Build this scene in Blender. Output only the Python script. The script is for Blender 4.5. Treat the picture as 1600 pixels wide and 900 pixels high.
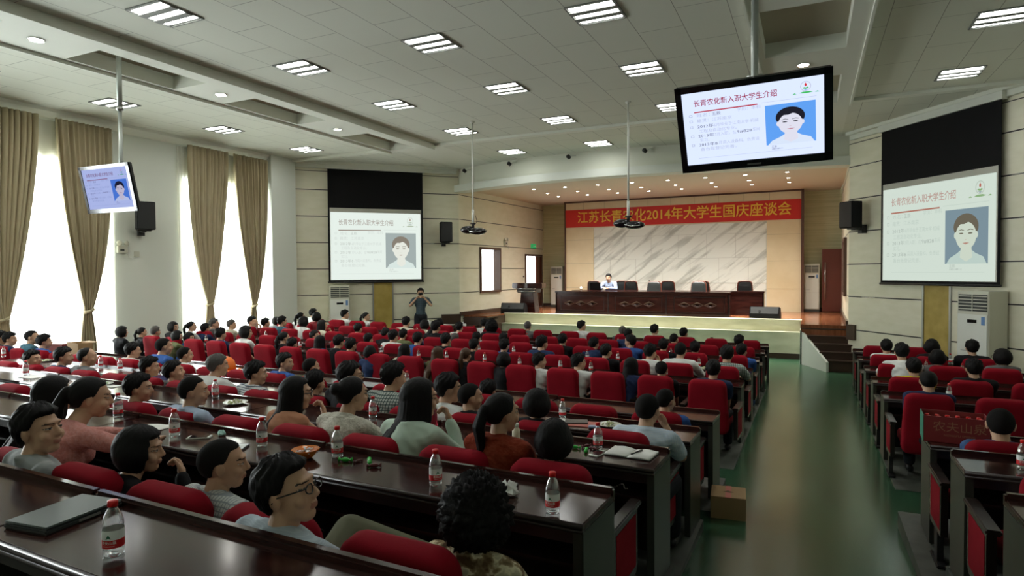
import bpy, bmesh, math, random
import numpy as np
from mathutils import Vector, Matrix, Euler

random.seed(7)
scn = bpy.context.scene
for o in list(bpy.data.objects):
    bpy.data.objects.remove(o)
COL = scn.collection

# ------------------------------------------------------------------ camera
cam_d = bpy.data.cameras.new('camera')
cam_d.sensor_width = 36.0
cam_d.lens = 983.07 * 36.0 / 1600.0
cam_d.clip_start = 0.05
cam = bpy.data.objects.new('camera', cam_d)
COL.objects.link(cam)
v1 = np.array([465., 28., -983.07]); v2 = np.array([-2079., 11., -983.07])
Yc = v1 / np.linalg.norm(v1); Xc = -v2 / np.linalg.norm(v2)
Zc = np.cross(Xc, Yc); Zc /= np.linalg.norm(Zc); Xc = np.cross(Yc, Zc)
M = Matrix([list(Xc), list(Yc), list(Zc)]).to_4x4()
M.translation = Vector((0, 0, 2.45))
cam.matrix_world = M
scn.camera = cam

# ------------------------------------------------------------------ exposure, world
scn.view_settings.view_transform = 'Standard'
scn.view_settings.look = 'None'
scn.view_settings.gamma = 1.0
scn.view_settings.use_curve_mapping = False
scn.view_settings.exposure = 1.28
scn.cycles.use_denoising = True
scn.cycles.max_bounces = 7
scn.cycles.transparent_max_bounces = 16
scn.cycles.transmission_bounces = 6
scn.cycles.sample_clamp_indirect = 4.0
scn.cycles.caustics_reflective = False
scn.cycles.caustics_refractive = False
W = bpy.data.worlds.new('overcast_daylight'); scn.world = W
W.use_nodes = True
W.node_tree.nodes['Background'].inputs[0].default_value = (0.93, 0.97, 1.0, 1)
W.node_tree.nodes['Background'].inputs[1].default_value = 3.0

K_TUBE = 11.0      # ceiling tube radiance
K_DAY = 330.0     # each tall window, watts
K_SPOT = 185.0     # each stage downlight, watts

def area_light(name, loc, rot, sx, sy, power, col=(1, 1, 1)):
    l = bpy.data.lights.new(name, 'AREA'); l.shape = 'RECTANGLE'; l.size = sx; l.size_y = sy
    l.energy = power; l.color = col
    o = bpy.data.objects.new(name, l); COL.objects.link(o)
    o.location = loc; o.rotation_euler = rot
    return o
WINS = [(2.95, 1.28), (7.17, 1.28), (11.38, 1.24)]     # centre Y, half width; first one is out of view, added for light
for cy, hw in WINS:
    area_light('window_daylight', (-13.85, cy, 2.6), (0, -math.pi / 2, 0), 4.2, hw * 2, K_DAY, (0.95, 0.98, 1.0))

# ------------------------------------------------------------------ materials
MATS = {}
def P(name, col, rough=.6, metal=0, spec=.5, **kw):
    if name in MATS: return MATS[name]
    m = bpy.data.materials.new(name); m.use_nodes = True
    b = m.node_tree.nodes['Principled BSDF']
    b.inputs['Base Color'].default_value = (*col, 1)
    b.inputs['Roughness'].default_value = rough
    b.inputs['Metallic'].default_value = metal
    b.inputs['Specular IOR Level'].default_value = spec
    for k, v in kw.items():
        b.inputs[k.replace('_', ' ')].default_value = v
    MATS[name] = m
    return m
def emit(name, col, s=1.0):
    if name in MATS: return MATS[name]
    m = bpy.data.materials.new(name); m.use_nodes = True
    nt = m.node_tree; nt.nodes.clear()
    e = nt.nodes.new('ShaderNodeEmission'); o = nt.nodes.new('ShaderNodeOutputMaterial')
    e.inputs[0].default_value = (*col, 1); e.inputs[1].default_value = s
    nt.links.new(e.outputs[0], o.inputs[0]); MATS[name] = m
    return m
def N(m, t): return m.node_tree.nodes.new(t)
def Lk(m, a, b): m.node_tree.links.new(a, b)
def BS(m): return m.node_tree.nodes['Principled BSDF']
def tc(m, scale=(1, 1, 1), rot=(0, 0, 0), out='Object'):
    t = N(m, 'ShaderNodeTexCoord'); mp = N(m, 'ShaderNodeMapping')
    mp.inputs['Scale'].default_value = scale; mp.inputs['Rotation'].default_value = rot
    Lk(m, t.outputs[out], mp.inputs[0]); return mp.outputs[0]
def noise_col(m, vec, c1, c2, scale=5, detail=4, lo=.35, hi=.65, dist=0):
    n = N(m, 'ShaderNodeTexNoise'); n.inputs['Scale'].default_value = scale; n.inputs['Detail'].default_value = detail
    n.inputs['Distortion'].default_value = dist
    Lk(m, vec, n.inputs['Vector'])
    r = N(m, 'ShaderNodeValToRGB'); r.color_ramp.elements[0].position = lo; r.color_ramp.elements[1].position = hi
    r.color_ramp.elements[0].color = (*c1, 1); r.color_ramp.elements[1].color = (*c2, 1)
    Lk(m, n.outputs['Fac'], r.inputs[0]); Lk(m, r.outputs[0], BS(m).inputs['Base Color']); return n, r
def bump(m, src, strength=.2, dist=.01):
    b = N(m, 'ShaderNodeBump'); b.inputs['Strength'].default_value = strength; b.inputs['Distance'].default_value = dist
    Lk(m, src, b.inputs['Height']); Lk(m, b.outputs[0], BS(m).inputs['Normal'])

# painted plaster, stone cladding
P('plaster_white', (.70, .735, .67), .75)
P('plaster_pale', (.68, .70, .60), .8)
m = P('cladding', (.62, .60, .45), .55)
noise_col(m, tc(m, (1, 1, 3)), (.73, .705, .54), (.78, .755, .60), 2.5, 3)
P('groove', (.03, .03, .028), .3, .3)
P('chrome', (.75, .76, .74), .18, 1.0)
P('steel', (.45, .46, .44), .35, 1.0)
P('pole_paint', (.42, .45, .42), .4, .6)
m = P('beige_stone', (.66, .54, .34), .3)
noise_col(m, tc(m, (1, 1, 1)), (.72, .60, .38), (.79, .68, .46), 1.2, 4)
m = P('wall_paper_green', (.45, .46, .28), .6)
noise_col(m, tc(m, (.4, .4, 14)), (.52, .53, .31), (.64, .64, .43), 1.6, 4)
m = P('gold_cloth', (.42, .31, .07), .55)
noise_col(m, tc(m), (.38, .28, .055), (.47, .35, .09), 4, 4)
# marble with slanted grey veins
m = P('marble', (.72, .73, .68), .16)
vec = tc(m, (.7, 1, 1.0), (0, math.radians(-42), 0))
mp2 = N(m, 'ShaderNodeMapping'); mp2.inputs['Scale'].default_value = (3.6, 1, .42); Lk(m, vec, mp2.inputs[0])
noise_col(m, mp2.outputs[0], (.50, .525, .48), (.84, .87, .81), 1.7, 7, .34, .50, .6)
# marble slabs joints via brick
# green epoxy floor
m = P('floor_green', (.03, .14, .07), .24)
n, r = noise_col(m, tc(m, (.35, .35, 1)), (.030, .082, .044), (.040, .105, .054), .8, 3)
n2 = N(m, 'ShaderNodeTexNoise'); n2.inputs['Scale'].default_value = 1.2; n2.inputs['Detail'].default_value = 3
Lk(m, tc(m, (1, .3, 1)), n2.inputs['Vector'])
mr = N(m, 'ShaderNodeMapRange'); mr.inputs[3].default_value = .15; mr.inputs[4].default_value = .28
Lk(m, n2.outputs['Fac'], mr.inputs[0]); Lk(m, mr.outputs[0], BS(m).inputs['Roughness'])
m = P('platform_grey', (.07, .08, .065), .5)
noise_col(m, tc(m), (.055, .062, .05), (.09, .10, .085), 6, 5)
m = P('stage_wood', (.22, .075, .03), .13)
noise_col(m, tc(m, (12, .7, 1)), (.17, .055, .022), (.27, .10, .045), 1.5, 5)
m = P('stage_marble', (.60, .60, .42), .35)
noise_col(m, tc(m, (.8, 1, 3)), (.62, .61, .43), (.74, .73, .55), 2.2, 5)
P('stair_brown', (.055, .03, .02), .3)
P('stair_red', (.09, .022, .015), .3)
P('door_red', (.12, .028, .018), .35)
P('frame_dark', (.09, .04, .025), .4)
# ceiling tiles : joints 0.6 x 1.2
m = P('ceiling_tile', (.58, .60, .52), .85)
vec = tc(m, (1, 1, 1), (0, 0, math.pi / 2))
mpx = N(m, 'ShaderNodeMapping'); mpx.inputs['Location'].default_value = (.06 + .0, .30, 0); Lk(m, vec, mpx.inputs[0])
bk = N(m, 'ShaderNodeTexBrick'); Lk(m, mpx.outputs[0], bk.inputs['Vector'])
bk.inputs['Scale'].default_value = 1.0; bk.inputs['Brick Width'].default_value = 1.2; bk.inputs['Row Height'].default_value = .6
bk.inputs['Mortar Size'].default_value = .005; bk.inputs['Mortar Smooth'].default_value = .2; bk.offset = .5
bk.inputs['Color1'].default_value = (.66, .68, .59, 1); bk.inputs['Color2'].default_value = (.645, .665, .575, 1)
bk.inputs['Mortar'].default_value = (.27, .28, .235, 1)
Lk(m, bk.outputs['Color'], BS(m).inputs['Base Color'])
P('ceiling_white', (.72, .74, .66), .8)
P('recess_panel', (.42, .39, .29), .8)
m = P('curtain_cloth', (.46, .39, .25), .85)
noise_col(m, tc(m, (1, 8, .6)), (.42, .355, .22), (.50, .425, .28), 3, 4)
BS(m).inputs['Transmission Weight'].default_value = 0
# sheer : translucent veil
m = bpy.data.materials.new('sheer'); m.use_nodes = True; MATS['sheer'] = m
nt = m.node_tree; nt.nodes.clear()
a = nt.nodes.new('ShaderNodeBsdfTranslucent'); b = nt.nodes.new('ShaderNodeBsdfTransparent'); d = nt.nodes.new('ShaderNodeBsdfDiffuse')
a.inputs[0].default_value = (.9, .9, .82, 1); d.inputs[0].default_value = (.8, .79, .7, 1)
mx = nt.nodes.new('ShaderNodeMixShader'); mx2 = nt.nodes.new('ShaderNodeMixShader'); o = nt.nodes.new('ShaderNodeOutputMaterial')
mx.inputs[0].default_value = .5; mx2.inputs[0].default_value = .35
nt.links.new(a.outputs[0], mx.inputs[1]); nt.links.new(d.outputs[0], mx.inputs[2])
nt.links.new(mx.outputs[0], mx2.inputs[1]); nt.links.new(b.outputs[0], mx2.inputs[2]); nt.links.new(mx2.outputs[0], o.inputs[0])
def clear_mat(name, col, gloss=.12, rough=.03, tint=.0):
    m = bpy.data.materials.new(name); m.use_nodes = True; MATS[name] = m
    nt = m.node_tree; nt.nodes.clear()
    t = nt.nodes.new('ShaderNodeBsdfTransparent'); g = nt.nodes.new('ShaderNodeBsdfGlossy')
    t.inputs[0].default_value = (*col, 1); g.inputs[1].default_value = rough; g.inputs[0].default_value = (1, 1, 1, 1)
    lw = nt.nodes.new('ShaderNodeLayerWeight'); lw.inputs[0].default_value = .35
    mr = nt.nodes.new('ShaderNodeMapRange'); mr.inputs[3].default_value = gloss; mr.inputs[4].default_value = .75
    mx = nt.nodes.new('ShaderNodeMixShader'); o = nt.nodes.new('ShaderNodeOutputMaterial')
    nt.links.new(lw.outputs['Facing'], mr.inputs[0]); nt.links.new(mr.outputs[0], mx.inputs[0])
    nt.links.new(t.outputs[0], mx.inputs[1]); nt.links.new(g.outputs[0], mx.inputs[2]); nt.links.new(mx.outputs[0], o.inputs[0])
    return m
clear_mat('window_glass', (.96, .98, .97), .04, .0)
clear_mat('bottle_plastic', (.93, .95, .95), .10, .05)
# dark lacquered desk wood
m = P('desk_wood', (.03, .011, .008), .14)
noise_col(m, tc(m, (1.2, 10, 10)), (.020, .007, .006), (.044, .014, .011), 2.0, 5)
BS(m).inputs['Specular IOR Level'].default_value = .36
m = P('desk_dark', (.016, .009, .008), .3)
P('desk_edge', (.022, .011, .009), .34, 0, .35)
m = P('desk_side', (.035, .038, .030), .30)  # floor's grey-green reflection is put into the end panel colour
# red chair cloth
m = P('chair_cloth', (.26, .004, .012), .9, 0, .12)
n = N(m, 'ShaderNodeTexNoise'); n.inputs['Scale'].default_value = 350; n.inputs['Detail'].default_value = 2
Lk(m, tc(m), n.inputs['Vector'])
BS(m).inputs['Sheen Weight'].default_value = .06; BS(m).inputs['Sheen Roughness'].default_value = .4
BS(m).inputs['Sheen Tint'].default_value = (.9, .25, .25, 1)
n2, r2 = noise_col(m, tc(m, (1, 1, 1)), (.205, .003, .010), (.26, .006, .016), 3, 4)
bump(m, n.outputs['Fac'], .15, .003)
P('arm_wood', (.020, .014, .012), .22)
P('black_plastic', (.012, .012, .013), .35)
P('black_matte', (.006, .006, .007), .8, 0, .2)
P('black_gloss', (.008, .008, .010), .12)
P('grey_mesh', (.02, .022, .022), .7)
P('white_plastic', (.70, .72, .66), .35)
P('cream_plastic', (.58, .58, .48), .4)
P('vent_dark', (.04, .045, .04), .6)
P('cap_red', (.68, .012, .012), .3)
P('label_red', (.62, .012, .018), .4)
P('label_white', (.86, .89, .87), .4)
P('label_green', (.02, .16, .09), .4)
P('ink_white', (.8, .78, .76), .5)
P('paper', (.78, .78, .74), .8)
P('phone_screen', (.02, .02, .022), .08)
P('leather_black', (.014, .016, .016), .45)
P('leather_brown', (.13, .035, .02), .35)
P('banner_red', (.62, .018, .012), .55)
P('banner_gold', (.85, .52, .05), .5)
P('cardboard', (.36, .23, .11), .8)
P('carton_red', (.22, .02, .02), .5)
P('carton_green', (.04, .22, .14), .5)
P('carton_gold', (.35, .16, .08), .5)
P('orange_plastic', (.85, .17, .01), .28)
emit('tube_light', (1, 1, .97), K_TUBE)
emit('downlight_glow', (1, .97, .9), 30)
emit('exit_green', (.03, .35, .10), .35)
P('louvre_grey', (.20, .21, .19), .6)

# ------------------------------------------------------------------ mesh helpers
class MB:
    def __init__(s): s.v = []; s.f = []; s.mi = []; s.cur = 0
    def add(s, vs, fs):
        b = len(s.v); s.v += [tuple(v) for v in vs]; s.f += [tuple(b + i for i in f) for f in fs]; s.mi += [s.cur] * len(fs); return s
    def box(s, x0, x1, y0, y1, z0, z1):
        vs = [(x0, y0, z0), (x1, y0, z0), (x1, y1, z0), (x0, y1, z0), (x0, y0, z1), (x1, y0, z1), (x1, y1, z1), (x0, y1, z1)]
        return s.add(vs, [(0, 3, 2, 1), (4, 5, 6, 7), (0, 1, 5, 4), (1, 2, 6, 5), (2, 3, 7, 6), (3, 0, 4, 7)])
    def prism(s, pts, z0, z1):      # plan polygon, counter-clockwise
        n = len(pts); vs = [(x, y, z0) for x, y in pts] + [(x, y, z1) for x, y in pts]
        return s.add(vs, [tuple(range(n - 1, -1, -1)), tuple(range(n, 2 * n))] + [(i, (i + 1) % n, n + (i + 1) % n, n + i) for i in range(n)])
    def prism_x(s, pts, x0, x1):    # polygon in YZ extruded along X
        n = len(pts); vs = [(x0, y, z) for y, z in pts] + [(x1, y, z) for y, z in pts]
        return s.add(vs, [tuple(range(n)), tuple(range(2 * n - 1, n - 1, -1))] + [(i, n + i, n + (i + 1) % n, (i + 1) % n) for i in range(n)])
    def prism_y(s, pts, y0, y1):    # polygon in XZ extruded along Y
        n = len(pts); vs = [(x, y0, z) for x, z in pts] + [(x, y1, z) for x, z in pts]
        return s.add(vs, [tuple(range(n - 1, -1, -1)), tuple(range(n, 2 * n))] + [(i, (i + 1) % n, n + (i + 1) % n, n + i) for i in range(n)])
    def lathe(s, prof, seg=20, c=(0, 0, 0)):
        vs = []; fs = []
        for r, z in prof:
            for k in range(seg):
                a = 2 * math.pi * k / seg; vs.append((c[0] + r * math.cos(a), c[1] + r * math.sin(a), c[2] + z))
        for i in range(len(prof) - 1):
            for k in range(seg):
                k2 = (k + 1) % seg; fs.append((i * seg + k, i * seg + k2, (i + 1) * seg + k2, (i + 1) * seg + k))
        fs.append(tuple(range(seg - 1, -1, -1))); fs.append(tuple((len(prof) - 1) * seg + k for k in range(seg)))
        return s.add(vs, fs)
    def tube(s, pts, r, seg=8, cap=True):
        rs = r if hasattr(r, '__len__') else [r] * len(pts)
        pts = [Vector(p) for p in pts]; vs = []; fs = []
        d0 = (pts[1] - pts[0]).normalized(); u = d0.orthogonal().normalized()
        for i, p in enumerate(pts):
            d = ((pts[min(i + 1, len(pts) - 1)] - pts[max(i - 1, 0)])).normalized()
            u = (u - d * u.dot(d)).normalized(); w = d.cross(u)
            for k in range(seg):
                a = 2 * math.pi * k / seg; vs.append(p + (u * math.cos(a) + w * math.sin(a)) * rs[i])
        for i in range(len(pts) - 1):
            for k in range(seg):
                k2 = (k + 1) % seg; fs.append((i * seg + k, i * seg + k2, (i + 1) * seg + k2, (i + 1) * seg + k))
        if cap:
            fs.append(tuple(range(seg - 1, -1, -1))); fs.append(tuple((len(pts) - 1) * seg + k for k in range(seg)))
        return s.add(vs, fs)
    def caps(s, p0, r0, p1, r1, seg=12):      # tapered capsule
        p0 = Vector(p0); p1 = Vector(p1); d = (p1 - p0)
        if d.length < 1e-5: d = Vector((0, 0, 1e-4))
        d.normalize(); pts = []; rs = []
        for a in (-84, -55, -25): pts.append(p0 + d * (r0 * math.sin(math.radians(a)))); rs.append(r0 * math.cos(math.radians(a)))
        for t in (0, .5, 1): pts.append(p0.lerp(p1, t)); rs.append(r0 + (r1 - r0) * t)
        for a in (25, 55, 84): pts.append(p1 + d * (r1 * math.sin(math.radians(a)))); rs.append(r1 * math.cos(math.radians(a)))
        return s.tube(pts, rs, seg)
    def ell(s, c, r, rot=None, nu=16, nv=10):
        vs = []; fs = []; R = (rot.to_matrix() if rot is not None else Matrix.Identity(3)); c = Vector(c)
        for j in range(1, nv):
            t = math.pi * j / nv
            for i in range(nu):
                a = 2 * math.pi * i / nu
                vs.append(c + R @ Vector((r[0] * math.sin(t) * math.cos(a), r[1] * math.sin(t) * math.sin(a), r[2] * math.cos(t))))
        top = len(vs); vs.append(c + R @ Vector((0, 0, r[2]))); vs.append(c + R @ Vector((0, 0, -r[2])))
        for j in range(nv - 2):
            for i in range(nu):
                i2 = (i + 1) % nu; fs.append((j * nu + i, (j + 1) * nu + i, (j + 1) * nu + i2, j * nu + i2))
        for i in range(nu):
            i2 = (i + 1) % nu; fs.append((i, i2, top)); fs.append(((nv - 2) * nu + i2, (nv - 2) * nu + i, top + 1))
        return s.add(vs, fs)
    def pillow(s, outline, t, edge, axis='y', bulge=0.0):   # outline in 2D (ccw), rounded slab
        n = len(outline); cx = sum(p[0] for p in outline) / n; cz = sum(p[1] for p in outline) / n
        rings = []
        prof = [(-t / 2 - bulge, .55), (-t / 2 - bulge * .4, edge * 1.9), (-t / 2, edge * .9), (-t / 2 + edge * .35, edge * .3), (-t / 2 + edge, 0), (t / 2 - edge, 0), (t / 2 - edge * .35, edge * .3), (t / 2, edge * .9), (t / 2 + bulge * .4, edge * 1.9), (t / 2 + bulge, .55)]
        vs = []
        for y, ins in prof:
            for (x, z) in outline:
                if ins == .55: qx, qz = cx + (x - cx) * .5, cz + (z - cz) * .5
                else:
                    L = math.hypot(x - cx, z - cz); k = max(0.1, 1 - ins / L); qx, qz = cx + (x - cx) * k, cz + (z - cz) * k
                vs.append((qx, y, qz) if axis == 'y' else (qx, qz, y) if axis == 'z' else (y, qx, qz))
        fs = []
        for i in range(len(prof) - 1):
            for k in range(n):
                k2 = (k + 1) % n; fs.append((i * n + k, i * n + k2, (i + 1) * n + k2, (i + 1) * n + k))
        fs.append(tuple(range(n - 1, -1, -1))); fs.append(tuple((len(prof) - 1) * n + k for k in range(n)))
        return s.add(vs, fs)
    def xf(s, M, start=0):
        for i in range(start, len(s.v)): s.v[i] = tuple(M @ Vector(s.v[i]))
        return s
    def mesh(s, name, mats, smooth=False, fix=True):
        me = bpy.data.meshes.new(name); me.from_pydata([tuple(v) for v in s.v], [], s.f)
        if not isinstance(mats, (list, tuple)): mats = [mats]
        for q in mats: me.materials.append(MATS[q] if isinstance(q, str) else q)
        if len(mats) > 1: me.polygons.foreach_set('material_index', s.mi)
        if fix:
            bm = bmesh.new(); bm.from_mesh(me); bmesh.ops.recalc_face_normals(bm, faces=bm.faces); bm.to_mesh(me); bm.free()
        if smooth:
            me.polygons.foreach_set('use_smooth', [True] * len(me.polygons))
            if smooth != 'all':
                me.set_sharp_from_angle(angle=math.radians(40))
        return me
    def obj(s, name, mats, parent=None, smooth=False, loc=None, rot=None):
        return link(name, s.mesh(name, mats, smooth), parent, loc, rot)
def link(name, data, parent=None, loc=None, rot=None):
    o = bpy.data.objects.new(name, data); COL.objects.link(o)
    if parent: o.parent = parent
    if loc is not None: o.location = loc
    if rot is not None: o.rotation_euler = rot
    return o
def root(name, label, cat, loc=(0, 0, 0), rz=0, group=None):
    o = bpy.data.objects.new(name, None); COL.objects.link(o); o.empty_display_size = .1
    o.location = loc; o.rotation_euler = (0, 0, rz); o['label'] = label; o['category'] = cat
    if group: o['group'] = group
    return o
def tag(o, label, cat, group=None):
    o['label'] = label; o['category'] = cat
    if group: o['group'] = group
    return o
def struct(o): o['kind'] = 'structure'; return o
def kids(o): return [c for c in ALLKIDS.get(o.name, [])]
def copy_tree(o, parent=None):
    c = o.copy(); COL.objects.link(c); c.parent = parent
    for ch in o.children: copy_tree(ch, c)
    return c
def bev(me, w, seg=2, ang=30):
    bm = bmesh.new(); bm.from_mesh(me)
    es = [e for e in bm.edges if len(e.link_faces) == 2 and e.calc_face_angle(0) > math.radians(ang)]
    bmesh.ops.bevel(bm, geom=es, offset=w, segments=seg, affect='EDGES', clamp_overlap=True)
    bm.to_mesh(me); bm.free(); me.polygons.foreach_set('use_smooth', [True] * len(me.polygons)); me.set_sharp_from_angle(angle=math.radians(35)); return me
def rrect(w, h, r, n=5, cx=0, cz=0, top=None):
    pts = []
    for sx, sz, a0 in ((1, -1, -90), (1, 1, 0), (-1, 1, 90), (-1, -1, 180)):
        ww = w if sz < 0 or top is None else top
        for i in range(n + 1):
            a = math.radians(a0 + 90 * i / n)
            pts.append((cx + sx * (ww / 2 - r) + r * math.cos(a), cz + sz * (h / 2 - r) + r * math.sin(a)))
    return pts
TMPS = bpy.data.scenes.new('scratch')
def evaluated(o):
    # evaluate one object's modifiers in an otherwise empty scene (fast), then drop it
    TMPS.collection.objects.link(o); vl = TMPS.view_layers[0]; vl.update(); dg = vl.depsgraph
    me = bpy.data.meshes.new_from_object(o.evaluated_get(dg)); bpy.data.objects.remove(o); return me
def text_mesh(s, size, extrude=0.0, align='LEFT', sx=1.0, bold=0.0):
    cu = bpy.data.curves.new('text', 'FONT'); cu.body = s; cu.size = size; cu.extrude = extrude; cu.align_x = align; cu.align_y = 'CENTER'
    cu.offset = bold; cu.resolution_u = 2
    me = evaluated(bpy.data.objects.new('text', cu)); bpy.data.curves.remove(cu)
    if sx != 1.0: me.transform(Matrix.Diagonal((sx, 1, 1, 1)))
    return me
def wall_quad(mb, P0, P1, z0, z1, th=.12, holes=()):
    # vertical slab from P0 to P1 (plan); thickness grows to the left of the direction; holes = (s0,s1,z0,z1) along it
    P0 = Vector((*P0, 0)); P1 = Vector((*P1, 0)); d = (P1 - P0); L = d.length; d.normalize(); n = Vector((-d.y, d.x, 0)) * th
    ss = sorted({0, L, *[h[0] for h in holes], *[h[1] for h in holes]}); zs = sorted({z0, z1, *[h[2] for h in holes], *[h[3] for h in holes]})
    for i in range(len(ss) - 1):
        for j in range(len(zs) - 1):
            sm = (ss[i] + ss[i + 1]) / 2; zm = (zs[j] + zs[j + 1]) / 2
            if any(h[0] < sm < h[1] and h[2] < zm < h[3] for h in holes): continue
            a = P0 + d * ss[i]; b = P0 + d * ss[i + 1]
            mb.add([(a.x, a.y, zs[j]), (b.x, b.y, zs[j]), (b.x + n.x, b.y + n.y, zs[j]), (a.x + n.x, a.y + n.y, zs[j]),
                    (a.x, a.y, zs[j + 1]), (b.x, b.y, zs[j + 1]), (b.x + n.x, b.y + n.y, zs[j + 1]), (a.x + n.x, a.y + n.y, zs[j + 1])],
                   [(0, 3, 2, 1), (4, 5, 6, 7), (0, 1, 5, 4), (1, 2, 6, 5), (2, 3, 7, 6), (3, 0, 4, 7)])
    return mb
class Frame:      # local frame standing on a wall: s along, u out of the wall, z up
    def __init__(s, P0, P1, out):
        s.p = Vector((*P0, 0)); s.d = (Vector((*P1, 0)) - s.p).normalized(); s.n = Vector((-s.d.y, s.d.x, 0)) * out
        s.rz = math.atan2(s.d.y, s.d.x)
    def at(s, a, u, z): q = s.p + s.d * a + s.n * u; return (q.x, q.y, z)
    def box(s, mb, a0, a1, u0, u1, z0, z1):
        b = len(mb.v); mb.box(a0, a1, u0, u1, z0, z1)
        for i in range(b, len(mb.v)):
            x, y, z = mb.v[i]; mb.v[i] = s.at(x, y, z)
        return mb

# ------------------------------------------------------------------ the room
CZ = 5.65
def interp(x, xs, ys):
    if x <= xs[0]: return ys[0]
    for i in range(len(xs) - 1):
        if x <= xs[i + 1]: return ys[i] + (ys[i + 1] - ys[i]) * (x - xs[i]) / (xs[i + 1] - xs[i])
    return ys[-1]
def tilt(Y): return interp(Y, [6.8, 8, 9.5, 11, 12.5, 14, 17.5], [0.0, .009, .012, .014, .017, .02, .015])
def FZ(X, Y):
    return interp(Y, [-3, 0, 2.5, 4.4, 6.5, 8, 11, 14, 16, 17], [.9, .72, .50, .32, .20, .085, .04, -.01, .06, .10]) + tilt(Y) * max(0, -X - 1)
xs = [-13.6, -12, -9, -6, -3, -1, .9, 3, 5.2]; ys = [-3, -1.5, 0, 1, 2.5, 3.5, 4.4, 5.5, 6.5, 7.2, 8, 9.5, 11, 12.5, 14, 15, 16, 17, 19]
mb = MB(); nx = len(xs)
mb.add([(x, y, FZ(x, y)) for y in ys for x in xs], [(j * nx + i, j * nx + i + 1, (j + 1) * nx + i + 1, (j + 1) * nx + i) for j in range(len(ys) - 1) for i in range(nx - 1)])
struct(mb.obj('floor', 'floor_green', smooth='all'))

# ceiling : three tiled fields, two lower bands with recesses, a cross rib
mb = MB()
for x0, x1 in ((-13.7, -9.75), (-8.45, -.70), (.68, 5.3)):
    mb.box(x0, x1, -3.1, 17.6, CZ, CZ + .12)
struct(mb.obj('ceiling', 'ceiling_tile'))
RECS = [(-2.9, -1.1), (0.0, 1.8), (2.6, 4.35), (5.5, 7.2), (8.2, 10.0), (11.35, 13.2)]
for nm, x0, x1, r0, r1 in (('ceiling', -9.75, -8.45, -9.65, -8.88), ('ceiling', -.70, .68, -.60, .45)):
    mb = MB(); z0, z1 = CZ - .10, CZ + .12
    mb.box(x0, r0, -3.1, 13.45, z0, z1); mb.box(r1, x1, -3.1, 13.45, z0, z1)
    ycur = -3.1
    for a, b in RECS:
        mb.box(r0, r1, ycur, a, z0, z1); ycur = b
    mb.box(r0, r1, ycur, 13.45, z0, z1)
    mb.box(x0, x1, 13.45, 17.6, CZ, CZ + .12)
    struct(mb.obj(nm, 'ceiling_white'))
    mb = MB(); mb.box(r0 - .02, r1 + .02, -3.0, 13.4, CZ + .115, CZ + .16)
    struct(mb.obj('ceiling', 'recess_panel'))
mb = MB(); mb.box(-13.3, 4.6, 13.38, 13.55, CZ - .06, CZ + .01)
for xe in (-9.78, -8.47, -.72, .66): mb.box(xe, xe + .035, -3, 13.4, CZ - .15, CZ - .02)
struct(mb.obj('trim_1', 'ceiling_white'))

# left wall with tall windows
mb = MB()
holes = [(cy - hw + 3.1, cy + hw + 3.1, .35, 4.72) for cy, hw in WINS]
wall_quad(mb, (-13.4, -3.1), (-13.4, 13.6), -.1, CZ + .1, .28, holes)
struct(mb.obj('wall_left', 'plaster_white'))
mb = MB(); mb.box(-13.4, -13.12, 12.62, 13.5, -.1, CZ); struct(mb.obj('wall_left', 'plaster_white'))
mb = MB(); mb.prism_y([(-13.42, CZ), (-13.42, CZ - .17), (-13.33, CZ - .15), (-13.18, CZ - .06), (-13.16, CZ)], -3, 13.5)
FL = Frame((-13.4, 13.5), (-9.85, 17.0), -1); FI = Frame((-9.85, 17.0), (-9.5, 23.0), -1)
FR = Frame((.84, 16.9), (4.9, 11.6), -1); FJ = Frame((.93, 23.0), (.84, 16.9), -1)
def cornice(mb, F, a0, a1):
    F.box(mb, a0, a1, -.02, .09, CZ - .17, CZ); F.box(mb, a0, a1, .0, .2, CZ - .07, CZ)
cornice(mb, FL, -.1, 4.9); cornice(mb, FR, .1, 6.8)
mb.box(4.75, 4.92, -3, 11.6, CZ - .15, CZ)
struct(mb.obj('trim_2', 'ceiling_white'))
LLEV = [1.04, 1.82, 2.58, 3.34, 4.10, 4.86]
mb = MB(); wall_quad(mb, (-13.4, 13.5), (-9.85, 17.0), -.1, CZ + .1, .2)
struct(mb.obj('wall_left', 'cladding'))
mb = MB(); wall_quad(mb, (-9.85, 17.0), (-9.5, 23.0), -.1, CZ + .1, .22, [(1.2, 2.56, 1.77, 3.28), (4.42, 5.85, 1.10, 3.12)])
struct(mb.obj('wall_left', 'cladding'))
mb = MB(); wall_quad(mb, (.93, 23.0), (.84, 16.9), -.1, CZ + .1, .2, [(3.45, 4.8, 1.77, 3.28)])
struct(mb.obj('wall_right', 'cladding'))
mb = MB(); wall_quad(mb, (.84, 16.9), (4.9, 11.6), -.1, CZ + .1, .2)
struct(mb.obj('wall_right', 'cladding'))
mb = MB(); wall_quad(mb, (4.9, 11.6), (4.9, -3.1), -.1, CZ + .1, .2); struct(mb.obj('wall_right', 'plaster_pale'))
mb = MB(); wall_quad(mb, (4.9, -3.1), (-13.6, -3.1), -.1, CZ + .1, .2); struct(mb.obj('wall_back', 'plaster_pale'))
mb = MB(); wall_quad(mb, (-9.6, 23.0), (1.1, 23.0), -.1, CZ + .1, .2); struct(mb.obj('wall_front', 'wall_paper_green'))
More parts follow.
